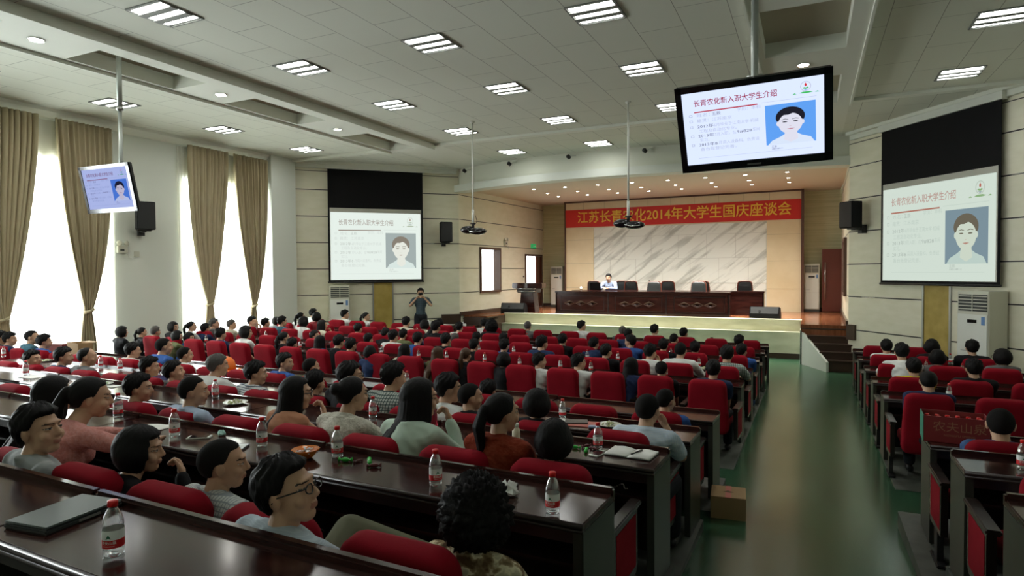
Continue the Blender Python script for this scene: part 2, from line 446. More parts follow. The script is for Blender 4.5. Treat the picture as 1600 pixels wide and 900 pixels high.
# cladding joints
mb = MB()
for z in LLEV:
    FL.box(mb, 0.02, 4.98, -.01, .004, z - .012, z + .012)
    segs = [(0.0, 6.0)]
    if 1.7 < z < 3.3: segs = [(0, 1.15), (2.6, 4.38 if z < 3.15 else 6.0)]
    if z < 1.1: segs = []
    for a, b in segs: FI.box(mb, a, b, -.01, .004, z - .010, z + .010)
    FR.box(mb, 0, 6.6, -.01, .004, z - .012, z + .012)
    FJ.box(mb, 0, 6.1, -.01, .004, z - .010, z + .010)
for z in (5.4,): FL.box(mb, .02, 4.98, -.01, .004, z - .008, z + .008); FR.box(mb, 0, 6.6, -.01, .004, z - .008, z + .008)
struct(mb.obj('trim_3', 'groove'))
mb = MB()   # short chrome strips added as glints along the joints
rnd = random.Random(3)
for z in LLEV:
    for k in range(2):
        a = rnd.uniform(.1, 4.4); FL.box(mb, a, a + .5, -.01, .008, z - .006, z + .006)
        a = rnd.uniform(.1, 5.0); FR.box(mb, a, a + .4, -.01, .008, z - .006, z + .006)
struct(mb.obj('trim_4', 'chrome'))

# bulkhead over the stage : bowed wall with a projecting lip
def bow(x): return interp(x, [-10.2, -9.0, -8.0, -7.0, -5.7, -4.4, -3.0, -1.3, .9], [17.15, 16.70, 16.42, 16.22, 16.10, 16.10, 16.24, 16.56, 17.05])
bx = [-10.2 + i * (11.1 / 36) for i in range(37)]
def ribbon(mb, y0f, y1f, z0, z1):
    vs = []
    for x in bx: vs += [(x, y0f(x), z0), (x, y0f(x), z1), (x, y1f(x), z1), (x, y1f(x), z0)]
    fs = []
    for i in range(len(bx) - 1):
        a = i * 4; b = a + 4
        fs += [(a, b, b + 1, a + 1), (a + 1, b + 1, b + 2, a + 2), (a + 2, b + 2, b + 3, a + 3), (a + 3, b + 3, b, a)]
    fs += [(0, 1, 2, 3), tuple(len(vs) - 4 + k for k in (3, 2, 1, 0))]
    return mb.add(vs, fs)
mb = MB(); ribbon(mb, lambda x: bow(x), lambda x: bow(x) + .15, 5.05, CZ + .05); struct(mb.obj('wall_front', 'plaster_pale', smooth=True))
mb = MB(); ribbon(mb, lambda x: bow(x) - .16, lambda x: bow(x) + .3, 4.93, 5.14); struct(mb.obj('trim_5', 'plaster_white', smooth=True))
mb = MB(); vs = [(x, bow(x) + .1, 5.05) for x in bx] + [(x, 23.1, 5.05) for x in bx]; n = len(bx)
mb.add(vs, [(i, n + i, n + i + 1, i + 1) for i in range(n - 1)]); mb.add([(x, y, z + .1) for x, y, z in vs], [(i, i + 1, n + i + 1, n + i) for i in range(n - 1)])
P('stage_ceiling', (.60, .53, .42), .7); struct(mb.obj('ceiling', 'stage_ceiling'))

# stage : timber top, marble front with a ledge, side landings and steps
mb = MB(); mb.prism([(-9.8, 17.2), (-9.0, 17.2), (-9.0, 18.6), (-.2, 18.6), (-.2, 17.2), (.86, 17.2), (.95, 23.1), (-9.6, 23.1)], -.1, 1.10)
STZ = 1.10
o = mb.obj('floor', ['stage_wood']); struct(o)
mb = MB(); mb.box(-9.0, -.2, 18.45, 18.66, .7, 1.115); mb.box(-9.0, -.2, 18.20, 18.5, .18, .80); mb.box(-9.02, -.18, 18.18, 18.5, .77, .81); mb.box(-9.02, -.18, 18.42, 18.7, 1.085, 1.12)
struct(mb.obj('stage_front', 'stage_marble')); bpy.data.objects['stage_front'].name = 'trim_6'
mb = MB(); mb.box(-9.0, -.2, 18.17, 18.5, -.05, .24); struct(mb.obj('baseboard_front', 'stair_brown'))
# right-hand stairs
for k in range(5):
    z1 = 1.02 - .17 * k; y1 = 17.2 - .2 * k; xl = (-.2, -.05, .1, .22, .38)[k]; xr = (1.0, 1.1, 1.22, 1.34, 1.45)[k]
    mb = MB(); mb.box(xl + .02, xr, y1 + .02, 17.9, -.05, z1 - .03); struct(mb.obj('stair_riser', 'stair_red' if k == 0 else 'stair_brown')); bpy.data.objects['stair_riser'].name = 'trim_7'
    mb = MB(); mb.box(xl, xr + .02, y1 - .01, 17.9, z1 - .035, z1); struct(mb.obj('trim_8', 'stair_brown'))
mb = MB(); mb.add([(-.2, 17.25, -.05), (.36, 16.3, -.05), (.36, 16.3, .3), (-.2, 17.25, .95), (-.15, 17.3, -.05), (.41, 16.35, -.05), (.41, 16.35, .3), (-.15, 17.3, .95)],
                  [(0, 1, 2, 3), (7, 6, 5, 4), (0, 4, 5, 1), (1, 5, 6, 2), (2, 6, 7, 3), (3, 7, 4, 0)])
mb.box(-.21, -.17, 17.2, 18.3, -.05, .95); struct(mb.obj('trim_9', 'plaster_white'))
for k in range(4):
    z1 = 1.02 - .2 * k; y1 = 17.2 - .25 * k
    mb = MB(); mb.box(-9.85 - .26 * k, -9.0 - .3 * k, y1 + .02, 17.9, -.05, z1 - .03); struct(mb.obj('trim_7', 'stair_red' if k == 0 else 'stair_brown'))
    mb = MB(); mb.box(-9.88 - .26 * k, -8.98 - .3 * k, y1 - .01, 17.9, z1 - .035, z1); struct(mb.obj('trim_8', 'stair_brown'))
mb = MB(); mb.box(-9.02, -8.98, 17.2, 18.62, -.05, 1.06); mb.box(-9.8, -9.0, 17.17, 17.21, -.05, 1.06); FL.box(mb, 4.4, 5.0, .0, .1, .1, 1.16); FI.box(mb, 0, 4.4, 0, .05, 1.1, 1.22); FJ.box(mb, 0, 5.9, 0, .05, 1.1, 1.22); FR.box(mb, 0, .25, 0, .06, .8, 1.16); mb.box(-9.5, -8.3, 22.95, 23, 1.1, 1.22); mb.box(-.25, .95, 22.95, 23, 1.1, 1.22)
struct(mb.obj('baseboard_back', 'stair_brown'))

# backdrop of beige stone and marble
mb = MB(); mb.box(-8.3, -7.22, 22.3, 22.9, STZ, 5.05); mb.box(-1.28, -.25, 22.3, 22.9, STZ, 5.05); mb.box(-7.22, -1.28, 22.3, 22.9, 4.06, 5.05)
struct(mb.obj('wall_front', 'beige_stone'))
mb = MB(); mb.box(-7.22, -1.28, 22.36, 22.9, STZ, 4.06); struct(mb.obj('wall_front', 'marble'))
mb = MB()
for z in (1.84, 2.75, 3.62): mb.box(-8.3, -7.22, 22.296, 22.31, z, z + .008); mb.box(-1.28, -.25, 22.296, 22.31, z, z + .008)
for x in (-7.6, -6.8, -6.0, -5.2, -4.4, -3.6, -2.8, -2.0, -1.2): mb.box(x, x + .008, 22.296, 22.31, 4.75, 5.05)
P('stone_joint', (.38, .32, .20), .6)
struct(mb.obj('trim_10', 'stone_joint'))
mb = MB()
for i, z in enumerate((2.03, 2.88, 3.70)): mb.box(-7.22, -1.28, 22.353, 22.365, z, z + .008)
for i in range(7):
    for j, (za, zb) in enumerate(((1.1, 2.03), (2.03, 2.88), (2.88, 3.7))):
        x = -7.0 + i * .95 + (.4 if j % 2 else 0); mb.box(x, x + .007, 22.353, 22.365, za, zb)
P('marble_joint', (.50, .51, .47), .5)
struct(mb.obj('trim_11', 'marble_joint'))
mb = MB(); mb.box(-.25, -.17, 22.2, 22.9, STZ, 5.06); mb.box(-8.34, -.2, 22.24, 22.3, 5.0, 5.05); mb.box(-8.34, -8.29, 22.28, 22.9, STZ, 5.05)
struct(mb.obj('trim_12', 'frame_dark'))

# windows : frame, panes, mullions
P('window_frame', (.6, .62, .6), .4)
for i, (cy, hw) in enumerate(WINS):
    mb = MB(); x0, x1 = -13.62, -13.56
    for a, b, c, d in ((-hw, -hw + .07, .35, 4.72), (hw - .07, hw, .35, 4.72), (-hw, hw, .35, .42), (-hw, hw, 4.65, 4.72)):
        mb.box(x0, x1, cy + a, cy + b, c, d)
    f = mb.obj('window_%d' % (i + 1), 'window_frame'); struct(f)
    mb = MB(); mb.box(-13.60, -13.59, cy - hw, cy + hw, .36, 4.71)
    g = mb.obj('glass_pane', 'window_glass', f)
# small window and open door on the left inner wall, slit window on the right
def win_frame(F, a0, a1, z0, z1, nm, th=.07, dep=.05):
    mb = MB()
    for q in ((a0 - th, a0, z0 - th, z1 + th), (a1, a1 + th, z0 - th, z1 + th), (a0, a1, z0 - th, z0), (a0, a1, z1, z1 + th)):
        F.box(mb, q[0], q[1], -.22, dep, q[2], q[3])
    return struct(mb.obj(nm, 'frame_dark'))
f = win_frame(FI, 1.27, 2.49, 1.84, 3.21, 'window_5')
mb = MB(); FI.box(mb, 1.27, 2.49, -.13, -.12, 1.84, 3.21); mb.obj('glass_pane', 'window_glass', f)
P('far_wall_pink', (.62, .45, .38), .8)
mb = MB(); FI.box(mb, 1.9, 2.7, -1.2, -.9, 1.2, 4); FI.box(mb, 2.25, 2.32, -.9, -.85, 1.2, 4); struct(mb.obj('wall_outside', 'far_wall_pink'))
f = win_frame(FJ, 3.52, 4.73, 1.84, 3.21, 'window_6', .07, .07)
mb = MB(); FJ.box(mb, 3.52, 4.73, -.13, -.12, 1.84, 3.21); mb.obj('glass_pane', 'window_glass', f)
mb = MB()
for q in ((4.42, 4.49, 1.1, 3.12), (5.78, 5.85, 1.1, 3.12), (4.42, 5.85, 3.05, 3.12)): FI.box(mb, q[0], q[1], -.22, .04, q[2], q[3])
d = struct(mb.obj('door_1', 'frame_dark'))
mb = MB(); a = FI.at(5.78, -.05, 0); b = FI.at(5.02, .16, 0)
dl = Frame((a[0], a[1]), (b[0], b[1]), 1); dl.box(mb, 0, .82, -.02, .03, 1.12, 3.04); leaf = mb.obj('door_leaf', 'door_red', d)
mb = MB(); mb.tube([dl.at(.7, -.07, 1.55), dl.at(.7, -.07, 2.65)], .018, 8)
for z in (1.65, 2.55): mb.tube([dl.at(.7, -.07, z), dl.at(.7, 0, z)], .012, 6)
mb.obj('door_handle', 'chrome', leaf, 'all')
mb = MB(); mb.box(.36, .93, 22.55, 22.60, 1.12, 3.12); d = struct(mb.obj('door_2', 'door_red'))
mb = MB(); mb.tube([(.45, 22.49, 1.5), (.45, 22.49, 2.7)], .018, 8)
for z in (1.6, 2.6): mb.tube([(.45, 22.49, z), (.45, 22.55, z)], .012, 6)
mb.obj('door_handle', 'chrome', d, 'all')
# gold cloth panels under the projection screens
for F, a0, a1 in ((FL, 2.36, 2.90), (FR, 2.12, 2.70)):
    mb = MB(); F.box(mb, a0, a1, .0, .012, .1, 2.3); struct(mb.obj('trim_13', 'gold_cloth'))
    mb = MB(); F.box(mb, a0 - .04, a0, .0, .03, .1, 2.3); F.box(mb, a1, a1 + .04, .0, .03, .1, 2.3); struct(mb.obj('trim_14', 'steel'))

# stepped platforms under the near rows
for x0, x1 in ((-13.3, -.80),):
    for y0, y1, z in ((-3.0, 1.50, .79), (1.50, 2.86, .65), (2.86, 4.17, .50), (4.17, 5.44, .35), (5.44, 7.0, .23)):
        mb = MB(); mb.prism([(x0, y0 + .43), (x1, y0), (x1, y1), (x0, y1 + .43)] if y0 > -2 else [(x0, y0), (x1, y0), (x1, y1), (x0, y1 + .43)], -.1, z); struct(mb.obj('floor', 'platform_grey'))
for y0, y1, z in ((-3.0, 3.7, .61), (3.7, 4.92, .50), (4.92, 6.3, .36)):
    mb = MB(); mb.box(.82 - (.12 if y0 > 4.5 else 0), 4.85, y0, y1, -.1, z); struct(mb.obj('floor', 'platform_grey'))
for x0, x1 in ((-13.1, -.80), (.84, 4.0)):
    for y0, y1, z in ((7.75, 9.38, .11), (9.40, 10.88, .07), (10.9, 12.4, .05), (12.42, 13.85, .02)):
        mb = MB(); t = tilt(y0) if x0 < 0 else 0
        zl = z + t * 12.1
        mb.add([(x0, y0, -.2), (x1, y0, -.2), (x1, y1, -.2), (x0, y1, -.2), (x0, y0, zl), (x1, y0, z), (x1, y1, z), (x0, y1, zl)],
               [(0, 3, 2, 1), (4, 5, 6, 7), (0, 1, 5, 4), (1, 2, 6, 5), (2, 3, 7, 6), (3, 0, 4, 7)]); struct(mb.obj('floor', 'platform_grey'))

# ------------------------------------------------------------------ ceiling troffers and downlights
POSN = ['nearest', 'second', 'third', 'fourth', 'fifth', 'sixth']
cols = [(-11.76, 'window side column'), (-7.17, 'second column'), (-4.79, 'middle column'), (-2.40, 'fourth column'), (2.20, 'rightmost column')]
rowsY = [2.8, 5.25, 7.55, 9.97, 12.50, 15.22]
trof = None
for ci, (cx, cl) in enumerate(cols):
    for ri, cy in enumerate(rowsY):
        if (ci, ri) in ((0, 5), (3, 5), (4, 5), (0, 0), (4, 0), (4, 1), (4, 2)): continue
        xoff = 0
        if trof is None:
            trof = root('ceiling_light', '', 'ceiling light')
            mb = MB()
            for k in (-1, 1): mb.box(k * .30 - .012, k * .30 + .012, -.30, .30, -.012, .02); mb.box(-.30, .30, k * .30 - .012, k * .30 + .012, -.012, .02)
            mb.box(-.30, .30, -.30, .30, .0, .01)
            for y in (-.1, .1): mb.box(-.30, .30, y - .05, y + .05, -.022, .0)
            mb.obj('frame', 'louvre_grey', trof)
            for y in (-.2, 0, .2):
                m2 = MB(); m2.box(-.27, .27, y - .05, y + .05, -.004, -.001); m2.obj('tube', 'tube_light', trof)
            t = trof
        else: t = copy_tree(trof)
        t.location = (cx + xoff, cy, CZ - .004)
        nearfar = ['added unseen over the camera', 'nearest', 'second from the camera', 'third from the camera', 'fourth from the camera', 'nearest the stage'][ri]  # first row is out of view, added to brighten the foreground
        tag(t, 'square three-tube ceiling light, %s in the %s' % (nearfar, cl), 'ceiling light', 'square fluorescent ceiling lights')
dl_proto = None
def downlight(loc, label, r=.07, group='downlights', power=None, spot=True):
    global dl_proto
    if dl_proto is None:
        dl_proto = root('downlight', '', 'downlight')
        mb = MB(); mb.lathe([(1.0, 0), (1.3, -.06), (1.35, 0), (1.0, .05)], 20); mb.obj('ring', 'chrome', dl_proto, 'all')
        mb = MB(); mb.lathe([(.98, -.04), (.98, -.02)], 16); mb.obj('bulb', 'downlight_glow', dl_proto)
        t = dl_proto
    else: t = copy_tree(dl_proto)
    t.location = loc; t.scale = (r, r, .2)
    tag(t, label, 'downlight', group)
    if power:
        l = bpy.data.lights.new('downlight_beam', 'SPOT'); l.energy = power; l.spot_size = math.radians(110 if power < 50 else 168); l.spot_blend = .8; l.shadow_soft_size = .05; l.color = (1, .97, .89)
        o = link('downlight_beam', l, t); o.location = (0, 0, -.3)
    return t
ORD = ['first', 'second', 'third', 'fourth', 'fifth', 'sixth', 'seventh', 'eighth', 'ninth', 'tenth', 'eleventh', 'twelfth', 'thirteenth', 'fourteenth', 'fifteenth', 'sixteenth', 'seventeenth', 'eighteenth', 'nineteenth', 'twentieth', 'twenty-first', 'twenty-second', 'twenty-third']
for k in range(8):
    for j, y in enumerate((18.2, 19.35, 20.35)):
        downlight((-7.83 + 1.04 * k, y, 5.045), 'small round stage downlight, %s from the left in the %s row' % (ORD[k], ['front', 'middle', 'back'][j]), .045, 'stage ceiling downlights', K_SPOT * (.30, 1.0, 1.2)[j])
for k, y in enumerate((4.88, 7.75, 10.72)):
    downlight((-9.2, y, CZ - .105), 'round downlight in the ceiling band by the windows, %s' % ['nearest the camera', 'middle of the three', 'farthest'][k], .075, 'band downlights', 30)
downlight((-.10, 10.55, CZ - .105), 'round downlight just above the big hanging television', .075, 'band downlights', 30)

# ------------------------------------------------------------------ curtains
def curtain(cy, side, z_tie, y_tie, label, inner, outer, wtop=1.05, amp=.055):
    # inner / outer : Y of the inner and outer edge at the top
    nu, nz = 90, 46; zt = CZ - .16; zb = .33; vs = []
    for j in range(nz + 1):
        z = zt + (zb - zt) * j / nz
        if z >= z_tie:
            t = (zt - z) / (zt - z_tie)
            cin = inner + (y_tie[0] - inner) * (t ** 1.7); cout = outer + (y_tie[1] - outer) * (t ** 2.8)
        else:
            t = min(1, (z_tie - z) / .9); s = math.sin(t * math.pi / 2)
            mid = (y_tie[0] + y_tie[1]) / 2; cin = y_tie[0] + (y_tie[0] - mid) * 1.1 * s; cout = y_tie[1] + (y_tie[1] - mid) * 1.1 * s
        w = abs(cout - cin); a = amp * (0.35 + .65 * min(1, w / wtop)) * (.8 + .2 * math.sin(j * .3))
        for i in range(nu + 1):
            u = i / nu; ph = u * 2 * math.pi * 11 + .25 * math.sin(u * 9 + j * .05)
            y = cin + (cout - cin) * u
            x = -13.20 + a * math.sin(ph) + .02 * math.sin(u * 40 + 1.3) - .03 * (1 if z < z_tie else 0)
            vs.append((x, y + .012 * math.cos(ph), z))
    fs = [(j * (nu + 1) + i, j * (nu + 1) + i + 1, (j + 1) * (nu + 1) + i + 1, (j + 1) * (nu + 1) + i) for j in range(nz) for i in range(nu)]
    t = root('curtain', label, 'curtain', (-13.2, (inner + outer) / 2, 0), 0, 'tied back curtains')
    mb = MB(); mb.add(vs, fs); o = mb.obj('drape', 'curtain_cloth', None, 'all'); o.parent = t; o.location = (13.2, -(inner + outer) / 2, 0)
    sm = o.modifiers.new('thickness', 'SOLIDIFY'); sm.thickness = .006
    mb = MB(); ym = (y_tie[0] + y_tie[1]) / 2; hw = abs(y_tie[1] - y_tie[0]) / 2 + .015; q = []
    for k in range(21):
        a = 2 * math.pi * k / 20; q.append((-13.22 + .085 * math.cos(a), ym + hw * math.sin(a), z_tie + .03 * math.sin(a)))
    mb.tube(q, .03, 8, False); o = mb.obj('tieback', 'curtain_cloth', None, 'all'); o.parent = t; o.location = (13.2, -(inner + outer) / 2, 0)
    return t
curtain(7.17, -1, 1.65, (6.42, 6.28), 'beige curtain tied back at the extreme left edge of the photo', 6.98, 5.9)
curtain(7.17, 1, 1.72, (7.76, 7.92), 'beige curtain tied back between first window and hanging television', 7.28, 8.38)
curtain(11.4, -1, 1.72, (10.78, 10.64), 'beige curtain on the left side of the second window', 11.26, 10.16)
curtain(11.4, 1, 1.62, (11.98, 12.12), 'beige curtain on the right side of the second window', 11.44, 12.58)
curtain(2.95, 1, 1.7, (3.55, 3.7), 'beige curtain on the added unseen window beside the camera, right half', 3.1, 4.1)
def sheer(y0, y1, label):
    nu = 50; vs = []
    for j in range(2):
        z = (CZ - .2, .32)[j]
        for i in range(nu + 1):
            u = i / nu; vs.append((-13.34 + .022 * math.sin(u * 50), y0 + (y1 - y0) * u, z))
    mb = MB(); mb.add(vs, [(i, i + 1, nu + 2 + i, nu + 1 + i) for i in range(nu)])
    tag(mb.obj('sheer_curtain', 'sheer', None, 'all'), label, 'curtain', 'thin sheer curtains')
sheer(5.95, 8.0, 'thin white sheer curtain glowing in the first window')
sheer(10.62, 12.14, 'thin white sheer curtain glowing in the second window')
sheer(8.02, 8.50, 'thin pale sheer curtain hanging right of the first tied curtain')
sheer(9.98, 10.62, 'thin pale sheer curtain hanging left of the second window')
sheer(12.15, 12.75, 'thin pale sheer curtain hanging beside the white pilaster')

# ------------------------------------------------------------------ slides
def slide_mats(kind):
    if kind == 'tv': s = .5; c = dict(bg=(.62, .70, .92), title=(.30, .02, .05), rule=(.40, .01, .02), ink=(.10, .10, .14), faint=(.40, .44, .58), blue=(.10, .30, .75), skin=(.62, .62, .72), hair=(.012, .012, .02), shirt=(.58, .66, .80), lip=(.45, .22, .28), green=(.05, .42, .10), red=(.55, .03, .04), grey=(.45, .48, .60))
    elif kind == 'tv2': s = .45; c = dict(bg=(.36, .42, .72), title=(.16, .06, .14), rule=(.18, .02, .06), ink=(.12, .12, .25), faint=(.25, .30, .55), blue=(.06, .16, .58), skin=(.45, .42, .55), hair=(.012, .012, .03), shirt=(.40, .46, .70), lip=(.3, .12, .18), green=(.05, .3, .12), red=(.4, .03, .05), grey=(.3, .34, .6))
    elif kind == 'projL': s = .42; c = dict(bg=(.78, .86, .80), title=(.42, .38, .34), rule=(.30, .24, .20), ink=(.52, .56, .52), faint=(.64, .69, .65), blue=(.36, .42, .41), skin=(.78, .80, .72), hair=(.24, .21, .17), shirt=(.68, .78, .74), lip=(.52, .44, .38), green=(.45, .52, .40), red=(.42, .32, .26), grey=(.6, .66, .6))
    else: s = .37; c = dict(bg=(.70, .80, .71), title=(.52, .34, .29), rule=(.45, .18, .13), ink=(.44, .51, .46), faint=(.56, .66, .59), blue=(.22, .31, .36), skin=(.66, .74, .62), hair=(.16, .14, .10), shirt=(.55, .68, .62), lip=(.5, .28, .22), green=(.28, .46, .22), red=(.5, .12, .08), grey=(.5, .58, .5))
    return {k: emit('%s_%s' % (kind, k), v, s) for k, v in c.items()}
def place_text(s, size, mat, parent, x, z, name, sx=1.0, bold=0.0, y=-.004, fit=None):
    me = text_mesh(s, size, 0, 'LEFT', sx, bold)
    if fit and len(me.vertices):
        xs_ = [v.co.x for v in me.vertices]; k = fit / (max(xs_) - min(xs_)); me.transform(Matrix.Diagonal((k, 1, 1, 1)))
    me.transform(Matrix.Rotation(math.pi / 2, 4, 'X')); me.materials.append(mat)
    return link(name, me, parent, (x, y, z))
def disc(cx, cz, rx, rz, n=28, a0=0, a1=360):
    return [(cx + rx * math.cos(math.radians(a0 + (a1 - a0) * k / n)), cz + rz * math.sin(math.radians(a0 + (a1 - a0) * k / n))) for k in range(n + (0 if a1 - a0 >= 360 else 1))]
def flat(mb, pts, y): return mb.add([(x, y, z) for x, z in pts], [tuple(range(len(pts)))])
def build_slide(parent, W_, H_, kind, text=True):
    # picture plane in local XZ facing -Y, origin in its centre; unit coordinates u 0..1, w 0..1 (top = 1)
    m = slide_mats(kind); X = lambda u: (u - .5) * W_; Z = lambda w: (w - .5) * H_
    def poly(pts): return [(X(a), Z(b)) for a, b in pts]
    mb = MB(); flat(mb, poly([(0, 0), (1, 0), (1, 1), (0, 1)]), 0); pic = mb.obj('projected_picture' if kind[0] == 'p' else 'screen_picture', m['bg'], parent)
    if not text: return pic
    place_text('长青农化新入职大学生介绍', H_ * .095, m['title'], pic, X(.085), Z(.845), 'slide_title', bold=H_ * .0008, fit=W_ * .60)
    mb = MB(); flat(mb, poly([(.085, .725), (.55, .73), (.55, .745), (.085, .74)]), -.003); mb.obj('title_underline', m['rule'], pic)
    mb = MB(); flat(mb, poly([(.09, .085), (.92, .085), (.92, .089), (.09, .089)]), -.003); flat(mb, poly([(.58, .745), (.95, .745), (.95, .749), (.58, .749)]), -.003); mb.obj('thin_rule', m['faint'], pic)
    lines = [('□', .685, None), ('□', .61, None), ('□', .53, None), ('□', .40, None), ('□', .275, None)]
    mb = MB()
    for _, w, _n in lines:
        u = .045
        for q in ((u, u + .022, w - .012, w - .009), (u, u + .022, w + .015, w + .018), (u, u + .002, w - .012, w + .018), (u + .020, u + .022, w - .012, w + .018)):
            flat(mb, poly([(q[0], q[2]), (q[1], q[2]), (q[1], q[3]), (q[0], q[3])]), -.003)
    mb.obj('bullet_boxes', m['ink'], pic)
    for tx, u, w, f, mm in (('姓名：', .10, .685, .10, 'faint'), ('王辰', .215, .685, .065, 'ink'), ('学历：本科', .40, .70, .17, 'faint'), ('籍贯：江苏南京', .10, .61, .26, 'faint'),
                        ('2012年', .10, .53, .12, 'ink'), ('6月毕业于江南大学·机械', .225, .53, .325, 'faint'), ('工程及自动化专业。', .11, .465, .28, 'faint'),
                        ('2013年', .10, .40, .12, 'ink'), ('7月入职，在', .225, .40, .16, 'faint'), ('9#828', .39, .405, .11, 'ink'), ('车间', .505, .41, .05, 'faint'), ('实习。', .11, .34, .07, 'faint'),
                        ('2013年8', .10, .275, .14, 'ink'), ('月调入设备科。负责设', .25, .28, .30, 'faint'), ('备台账登记完善。', .11, .21, .27, 'faint')):
        place_text(tx, H_ * .052, m[mm], pic, X(u), Z(w), 'slide_text', fit=W_ * f)
    # portrait
    mb = MB(); mats = ['blue', 'shirt', 'skin', 'hair', 'lip']
    def part(i, pts, y): mb.cur = i; flat(mb, poly(pts), y)
    part(0, [(.60, .17), (.945, .17), (.945, .70), (.60, .70)], -.002)
    part(1, [(.612, .17), (.64, .225), (.70, .27), (.73, .30), (.82, .30), (.85, .27), (.91, .235), (.935, .17)], -.0025)
    part(2, [(.725, .23), (.735, .36), (.815, .36), (.825, .23), (.775, .19)], -.003)
    E2 = lambda cx, cz, rx, rz, **k: disc(cx, cz, rx, rz, **k)
    part(3, E2(.772, .525, .100, .128), -.0032)
    part(2, E2(.772, .438, .083, .135), -.0036)
    part(2, E2(.688, .445, .012, .032) , -.0034); part(2, E2(.856, .445, .012, .032), -.0034)
    part(3, [(.680, .47), (.684, .56), (.73, .625), (.80, .632), (.855, .58), (.866, .47), (.852, .50), (.842, .545), (.80, .575), (.76, .552), (.715, .553), (.695, .50)], -.004)
    for cx in (.735, .808):
        part(3, [(cx - .024, .492), (cx, .503), (cx + .024, .494), (cx + .022, .489), (cx, .496), (cx - .022, .487)], -.0042)
        part(3, E2(cx, .462, .018, .0065), -.0042)
    part(4, [(.762, .405), (.772, .398), (.782, .405), (.772, .402)], -.0042)
    part(4, [(.743, .368), (.772, .375), (.802, .370), (.772, .356)], -.0042)
    mb.obj('portrait_photo', [m[k] for k in mats], pic)
    place_text('王辰', H_ * .034, m['ink'], pic, X(.635), Z(.145), 'slide_text'); place_text('13851089111', H_ * .026, m['ink'], pic, X(.635), Z(.115), 'slide_text')
    # emblem : drop in an oval over a green bank, with two small side marks
    mb = MB()
    mb.cur = 0
    o1 = disc(.88, .885, .036, .062); o2 = disc(.88, .885, .031, .054); n = len(o1)
    mb.add([(X(a), -.003, Z(b)) for a, b in o1 + o2], [(i, (i + 1) % n, n + (i + 1) % n, n + i) for i in range(n)])
    mb.cur = 1; flat(mb, poly([(.88, .93), (.888, .905), (.886, .89), (.88, .885), (.874, .89), (.872, .905)]), -.0035)
    mb.cur = 2; flat(mb, poly([(.858, .862), (.87, .875), (.88, .868), (.892, .876), (.902, .862), (.88, .85)]), -.0035); flat(mb, poly([(.835, .805), (.86, .818), (.90, .818), (.93, .805), (.90, .797), (.86, .797)]), -.0035)
    flat(mb, poly([(.79, .797), (.805, .812), (.82, .797)]), -.0035); flat(mb, poly([(.94, .797), (.957, .812), (.972, .797)]), -.0035)
    mb.cur = 3; flat(mb, poly([(.862, .85), (.88, .842), (.898, .85), (.88, .832)]), -.0035)
    mb.obj('emblem', [m['grey'], m['red'], m['green'], m['blue']], pic)
    return pic

# hanging televisions on ceiling poles
def television(loc, yaw, tiltx, roll, kind, label, pole_top, Wt=1.10, Ht=.68):
    t = root('television', label, 'television', loc)
    h = bpy.data.objects.new('screen_unit', None)
    me = MB().box(-Wt / 2, Wt / 2, 0, .055, -Ht / 2, Ht / 2).mesh('casing', 'black_plastic'); bev(me, .012, 2)
    case = link('casing', me, t); case.rotation_euler = (tiltx, roll, yaw)
    bz = MB(); b = .048
    for q in ((-Wt / 2, Wt / 2, Ht / 2 - b, Ht / 2), (-Wt / 2, Wt / 2, -Ht / 2, -Ht / 2 + b + .012), (-Wt / 2, -Wt / 2 + b, -Ht / 2, Ht / 2), (Wt / 2 - b - .01, Wt / 2, -Ht / 2, Ht / 2)):
        bz.box(q[0], q[1], -.016, .001, q[2], q[3])
    bz.obj('bezel', 'black_gloss', case)
    w = Wt - 2 * b - .01; hh = Ht - 2 * b - .012
    pic = build_slide(case, w, hh, kind); pic.location = (-.005, -.004, .006)
    mb = MB(); mb.box(-.05, .05, -.018, -.014, -Ht / 2 + .02, -Ht / 2 + .032); mb.obj('maker_plate', 'steel', case)
    mb = MB(); mb.box(-.16, .16, .055, .12, -.14, .14); mb.box(-.05, .05, .12, .17, -.1, .1); mb.obj('bracket', 'black_plastic', case)
    px, py, pz = pole_top[0] - loc[0], pole_top[1] - loc[1], pole_top[2] - loc[2]
    mb = MB(); mb.tube([(px, py, -.12), (px, py, pz - .9)], .028, 14); mb.tube([(px, py, pz - .9), (px, py, pz)], .037, 14); mb.obj('pole', 'pole_paint', t, 'all')
    mb = MB(); mb.lathe([(.04, -.02), (.13, -.02), (.13, 0), (.04, 0)], 24, (px, py, pz)); mb.lathe([(.05, 0), (.05, .05), (.03, .05)], 16, (px, py, pz - .93)); mb.tube([(px - .07, py, pz - .9), (px + .07, py, pz - .9)], .008, 6); mb.tube([(px - .06, py, .42), (px + .06, py, .42)], .008, 6); mb.obj('flange', 'steel', t, 'all')
    mb = MB(); mb.box(px - .05, px + .05, min(py, .1) - .02, py + .03, -.1, .06); mb.obj('mount_arm', 'steel', t)
    return t
television((-.401, 5.151, 3.571), -.001, .473, -.02, 'tv', 'big hanging television showing a bright slide, right of centre near the ceiling', (-.40, 5.36, CZ - .10))
television((-9.159, 5.751, 3.691), .02, .206, .002, 'tv2', 'smaller-looking hanging television before the curtains on the left', (-9.13, 5.93, CZ + .13))

